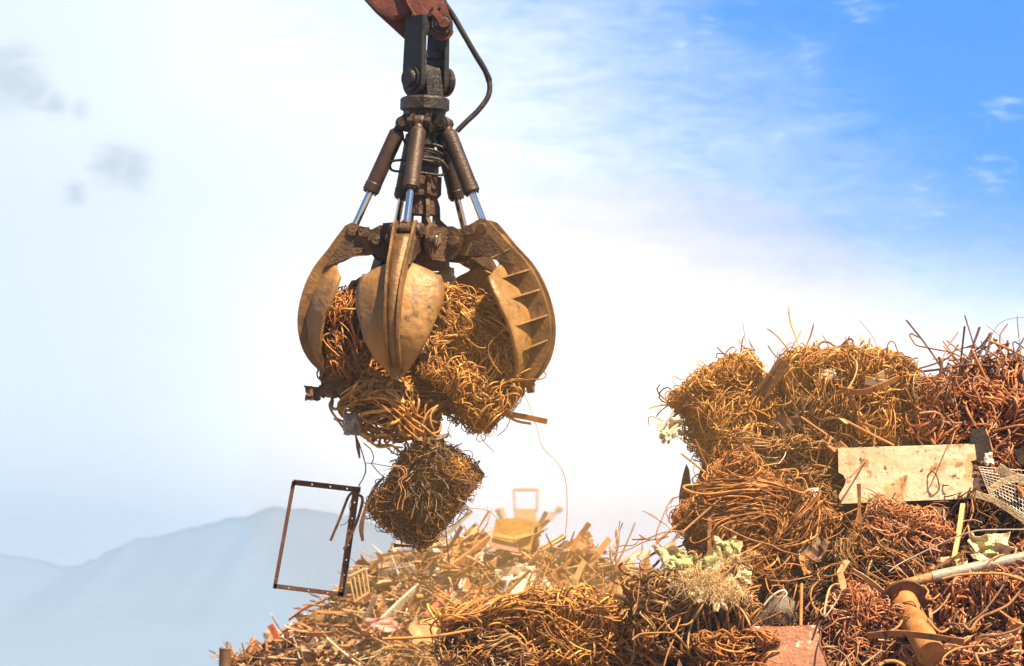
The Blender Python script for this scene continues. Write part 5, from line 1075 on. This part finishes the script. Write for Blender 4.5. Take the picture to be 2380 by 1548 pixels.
for i, (pts, r, lab, mt) in enumerate((
    ([(770, 425), (900, 330), (1100, 230), (1350, 110), (1600, 0), (1800, -60), (2050, -75), (2400, -78)], .006, 'long grey wire sweeping up right across the pinkish bale', 'grey_pipe'),
    ([(0, 400), (80, 345), (220, 325), (240, 360), (180, 440), (60, 480), (0, 470)], .007, 'forked orange wire left of the folded strap', 'orange_pipe'),
    ([(1410, 510), (1600, 465), (1900, 445), (2120, 450), (2300, 500), (2400, 540)], .011, 'thick orange wire running along under the long pipe', 'orange'),
    ([(1650, 1050), (1700, 1100), (1750, 1110), (1850, 980), (2050, 890), (2200, 810), (2330, 660), (2400, 600)], .012, 'thick curved rod hooking down left in the layered rods', 'sheet_rust'),
    ([(1720, 1080), (1760, 1010), (1900, 900), (2100, 640), (2200, 480), (2400, 360)], .010, 'long dark rod curving up to the right edge', 'sheet_brown'),
    ([(1230, 985), (1380, 1140), (1520, 1080)], .010, 'v shaped bent rod right of the flanged pipe', 'orange_pipe'),
    ([(760, 1150), (880, 1080), (935, 995)], .010, 'short rod leaning on the flanged pipe', 'orange_pipe'),
    ([(1250, 945), (1350, 880), (1440, 790), (1500, 680)], .008, 'pale crooked wire right of the pipe flange', 'tan'),
    ([(1190, 600), (1240, 660), (1215, 740), (1300, 750), (1380, 690)], .009, 'crooked rod end at the left of the layered rods', 'orange_pipe'),
    ([(1430, 1060), (1520, 1040), (1600, 1070), (1640, 1160)], .010, 'shaded arched rod under the v shaped rod', 'sheet_brown'),
    ([(1820, 1250), (1870, 1190), (2050, 1180), (2250, 1130), (2400, 1060)], .012, 'shaded thick rod near the bottom right edge', 'sheet_brown'),
    ([(2090, 890), (2200, 970), (2300, 1030), (2400, 1060)], .009, 'rust orange rod dipping to the right edge', 'orange'),
    ([(0, 950), (20, 800), (60, 640), (120, 580), (200, 580)], .009, 'arched pale rod at the top of the pale pink bale', 'tan'),
    ([(20, 960), (120, 820), (180, 720), (210, 620)], .007, 'grey wire rising from the pale pink bale', 'grey_pipe'),
    ([(450, 1540), (560, 1460), (690, 1360)], .009, 'straight pale rod at the lower edge of the pale pink bale', 'tan'),
    ([(1050, 1440), (1200, 1330), (1350, 1220)], .008, 'bright thin edge rod under the flanged pipe', 'tan'),
    ([(1400, 1548), (1430, 1440), (1560, 1350), (1760, 1310), (1940, 1300)], .010, 'long arched rod on top of the bottom right bundle', 'orange_pipe'),
    ([(650, 1548), (720, 1500), (830, 1490), (930, 1530), (960, 1570)], .016, 'thick arched rusty rim at the bottom edge', 'orange_pipe'))):
    q = [(*z4(*p), rY(z4(*p)[1], .85)+.05*math.sin(i+k)) for k, p in enumerate(pts)]
    wire(q, r*.95, lab, 'loose_wire', 'wire', mt=mt)
z8 = lambda x, y: ((1080+x*.3068)*.9297, (1190+y*.3068)*.9297)
for i, (pts, r, lab, mt) in enumerate((
    ([(700, 1110), (800, 1290), (870, 1430), (950, 1560)], .009, 'straight bright rod slanting down through the golden tangle', 'orange_pipe'),
    ([(500, 1548), (620, 1460), (800, 1370), (840, 1440), (900, 1420)], .007, 'bright wire with a small loop low in the golden tangle', 'orange_pipe'),
    ([(370, 1180), (400, 1110), (450, 1050), (520, 1030)], .012, 'white curved strip at the left of the golden tangle', 'white'),
    ([(370, 1545), (290, 1370), (235, 1270)], .006, 'thin wire leaning left of the golden tangle', 'orange'),
    ([(590, 940), (620, 860), (650, 810)], .014, 'white bent strip sticking up above the golden tangle', 'white'),
    ([(860, 960), (880, 880), (870, 780), (900, 700)], .006, 'brown wire rising above the golden tangle', 'sheet_rust'),
    ([(890, 900), (940, 740), (1030, 600), (975, 580), (1060, 600)], .006, 'forked brown wire tall above the golden tangle', 'orange'),
    ([(760, 960), (830, 925), (910, 925), (900, 945), (830, 935)], .008, 'flattened wire loop on top of the golden tangle', 'orange_pipe'),
    ([(590, 900), (600, 960), (700, 1010), (900, 1040), (1080, 1060)], .007, 'thin wires crossing the top of the golden tangle', 'orange_pipe'),
    ([(1430, 1050), (1480, 880), (1500, 700), (1510, 650)], .005, 'tall thin wire right of the far heap', 'orange'),
    ([(1340, 1050), (1390, 920), (1390, 760)], .0045, 'thin wire in front of the far heap right end', 'orange'),
    ([(1440, 1050), (1540, 870), (1700, 770), (1700, 700)], .005, 'wire bowing over the gap between both heaps', 'orange'),
    ([(1450, 630), (1520, 560), (1530, 450), (1555, 380)], .0045, 'wavy wire standing on the right end of the far heap', 'orange'),
    ([(1460, 635), (1600, 600), (1720, 540), (1825, 510)], .005, 'thin wire bridging from the far heap to the cable loop', 'orange'),
    ([(1540, 725), (1660, 710), (1760, 730)], .004, 'level thin wire over the gap between both heaps', 'sheet_rust'),
    ([(1715, 285), (1780, 310), (1830, 335)], .003, 'short hair thin wire high over the gap', 'orange'),
    ([(1560, 1040), (1545, 1110), (1560, 1150)], .008, 'short upright rod stub between both heaps', 'sheet_rust'),
    ([(1480, 1400), (1600, 1330), (1720, 1290), (1830, 1285)], .008, 'pale curved rod at the right of the golden tangle', 'tan'))):
    q = [(*z8(*p), 26.45+.06*math.sin(i+k)) for k, p in enumerate(pts)]
    wire(q, r*.95, lab, 'loose_wire' if mt != 'white' else 'white_strip', 'wire' if mt != 'white' else 'metal strip', mt=mt)
o = empty('drilled_bar', at(1285, 1390, 26.6), 'dark flat bar with round holes lying on the golden tangle', 'flat bar')
holed_bar(at(1258, 1392, 26.6)-Vector(o.location), at(1314, 1385, 26.6)-Vector(o.location), .05, (0, -.2, 1), (.25, .5, .78), hs=.018).build('bar', M['sheet_brown'], o)
# thin flat strips and small sheets caught in the bales of the right-hand heap
rg = random.Random(21); SP = [('thin rusty strip caught in the wire bales of the right heap', 'sheet_rust', bent(.42, .022, .004, 3, .5)), ('pale narrow strip caught in the wire bales of the right heap', 'tan', bent(.34, .02, .004, 5, .8)),
  ('dark torn sheet scrap caught in the wire bales of the right heap', 'sheet_brown', mk_crump(.16, .11, 31, .3)), ('rust orange sheet scrap caught in the wire bales of the right heap', 'orange', mk_crump(.13, .09, 37, .3))]
SM = []
for lab, mt, b in SP:
    nm = 'metal_strip' if 'strip' in lab else 'sheet_scrap'; me = b.mesh(nm); me.materials.append(M[mt]); SM.append((nm, me, lab))
for i in range(64):
    px, py = rg.uniform(1620, 2380), rg.uniform(900, 1540)
    if py < interp([(1380, 1900), (1600, 1000), (1700, 930), (1850, 880), (2050, 900), (2130, 960), (2250, 900), (2400, 860)], px): continue
    if 1930 < px < 2300 and 1010 < py < 1190: continue
    nm, me, lab = SM[i % 4]; o = bpy.data.objects.new(nm, me); o.location = at(px, py, rY(py, .42)); o.rotation_euler = tuple(rg.uniform(-3, 3) for _ in range(3)); q = rg.uniform(.8, 1.9); o.scale = (q, q, q)
    tag(link(o), lab, 'metal strip' if 'strip' in lab else 'metal sheet', lab.split(' caught')[0]+'s in the right heap')
# straight and bent rods sticking out of the heap, each its own
rg = random.Random(33)
def rod_at(px, py, L_, ang, r, mt, lab, grp, bendy=.0):
    c = at(px, py, rY(py, .25+rg.uniform(-.3, .25))); d = Vector((math.cos(ang), rg.uniform(-.5, .5), math.sin(ang))).normalized(); w = Vector((rg.uniform(-1, 1), rg.uniform(-.4, .4), rg.uniform(-1, 1)))*bendy
    P = spl([c-d*L_/2, c-d*L_*.15+w*.4, c+d*L_*.2+w*.3, c+d*L_/2-w], 5)
    tag(MB().tube(P, r, 6).build('steel_rod', M[mt], origin=P[0]), lab, 'rod', grp)
for i in range(46):
    rod_at(rg.uniform(2160, 2390), rg.uniform(822, 930), rg.uniform(.25, .85), rg.gauss(.5, .9), rg.choice([.006, .008, .0085, .011]), rg.choice(['sheet_rust', 'frame', 'orange', 'frame']), 'straight rusty rod bristling from the airy tangle at the top right', 'rods bristling from the top right of the heap', rg.choice([0, .02, .06]))
for i in range(70):
    px = rg.uniform(1620, 2390); py = rg.uniform(860, 1540)
    if py < interp([(1380, 1900), (1600, 1060), (1700, 900), (1850, 850), (2050, 880), (2130, 940), (2250, 880), (2400, 860)], px) or (1930 < px < 2300 and 1010 < py < 1200): continue
    rod_at(px, py, rg.uniform(.3, .8), rg.uniform(-1.6, 1.6), rg.choice([.005, .007, .009]), rg.choice(['sheet_rust', 'orange', 'orange_pipe', 'sheet_brown']), 'loose rod lying across the wire bales of the right heap', 'loose rods lying on the right heap', rg.choice([.02, .08, .15]))
# warm volume added between the heaps, standing in for lens flare glow
dm = bpy.data.materials.new('golden_flare_glow'); dm.use_nodes = True; dn = dm.node_tree; dn.nodes.clear()
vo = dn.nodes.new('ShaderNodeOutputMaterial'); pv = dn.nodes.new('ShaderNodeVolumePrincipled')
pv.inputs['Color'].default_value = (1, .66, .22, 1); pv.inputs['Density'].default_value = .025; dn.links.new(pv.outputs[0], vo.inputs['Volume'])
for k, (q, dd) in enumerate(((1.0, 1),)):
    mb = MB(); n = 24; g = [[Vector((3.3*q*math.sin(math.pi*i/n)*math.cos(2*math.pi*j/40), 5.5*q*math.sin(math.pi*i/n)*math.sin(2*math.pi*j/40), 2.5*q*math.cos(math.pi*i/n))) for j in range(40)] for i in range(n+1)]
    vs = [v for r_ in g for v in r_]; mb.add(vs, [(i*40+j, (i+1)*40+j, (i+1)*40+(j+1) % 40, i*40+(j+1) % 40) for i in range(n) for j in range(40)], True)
    o = mb.build('flare_glow_volume', dm); o.location = at(1420, 1080, 30.0); tag(o, 'golden flare glow added as a volume between the two heaps', 'dust', kind='stuff')  # added glow volume, not real dust
#@@END
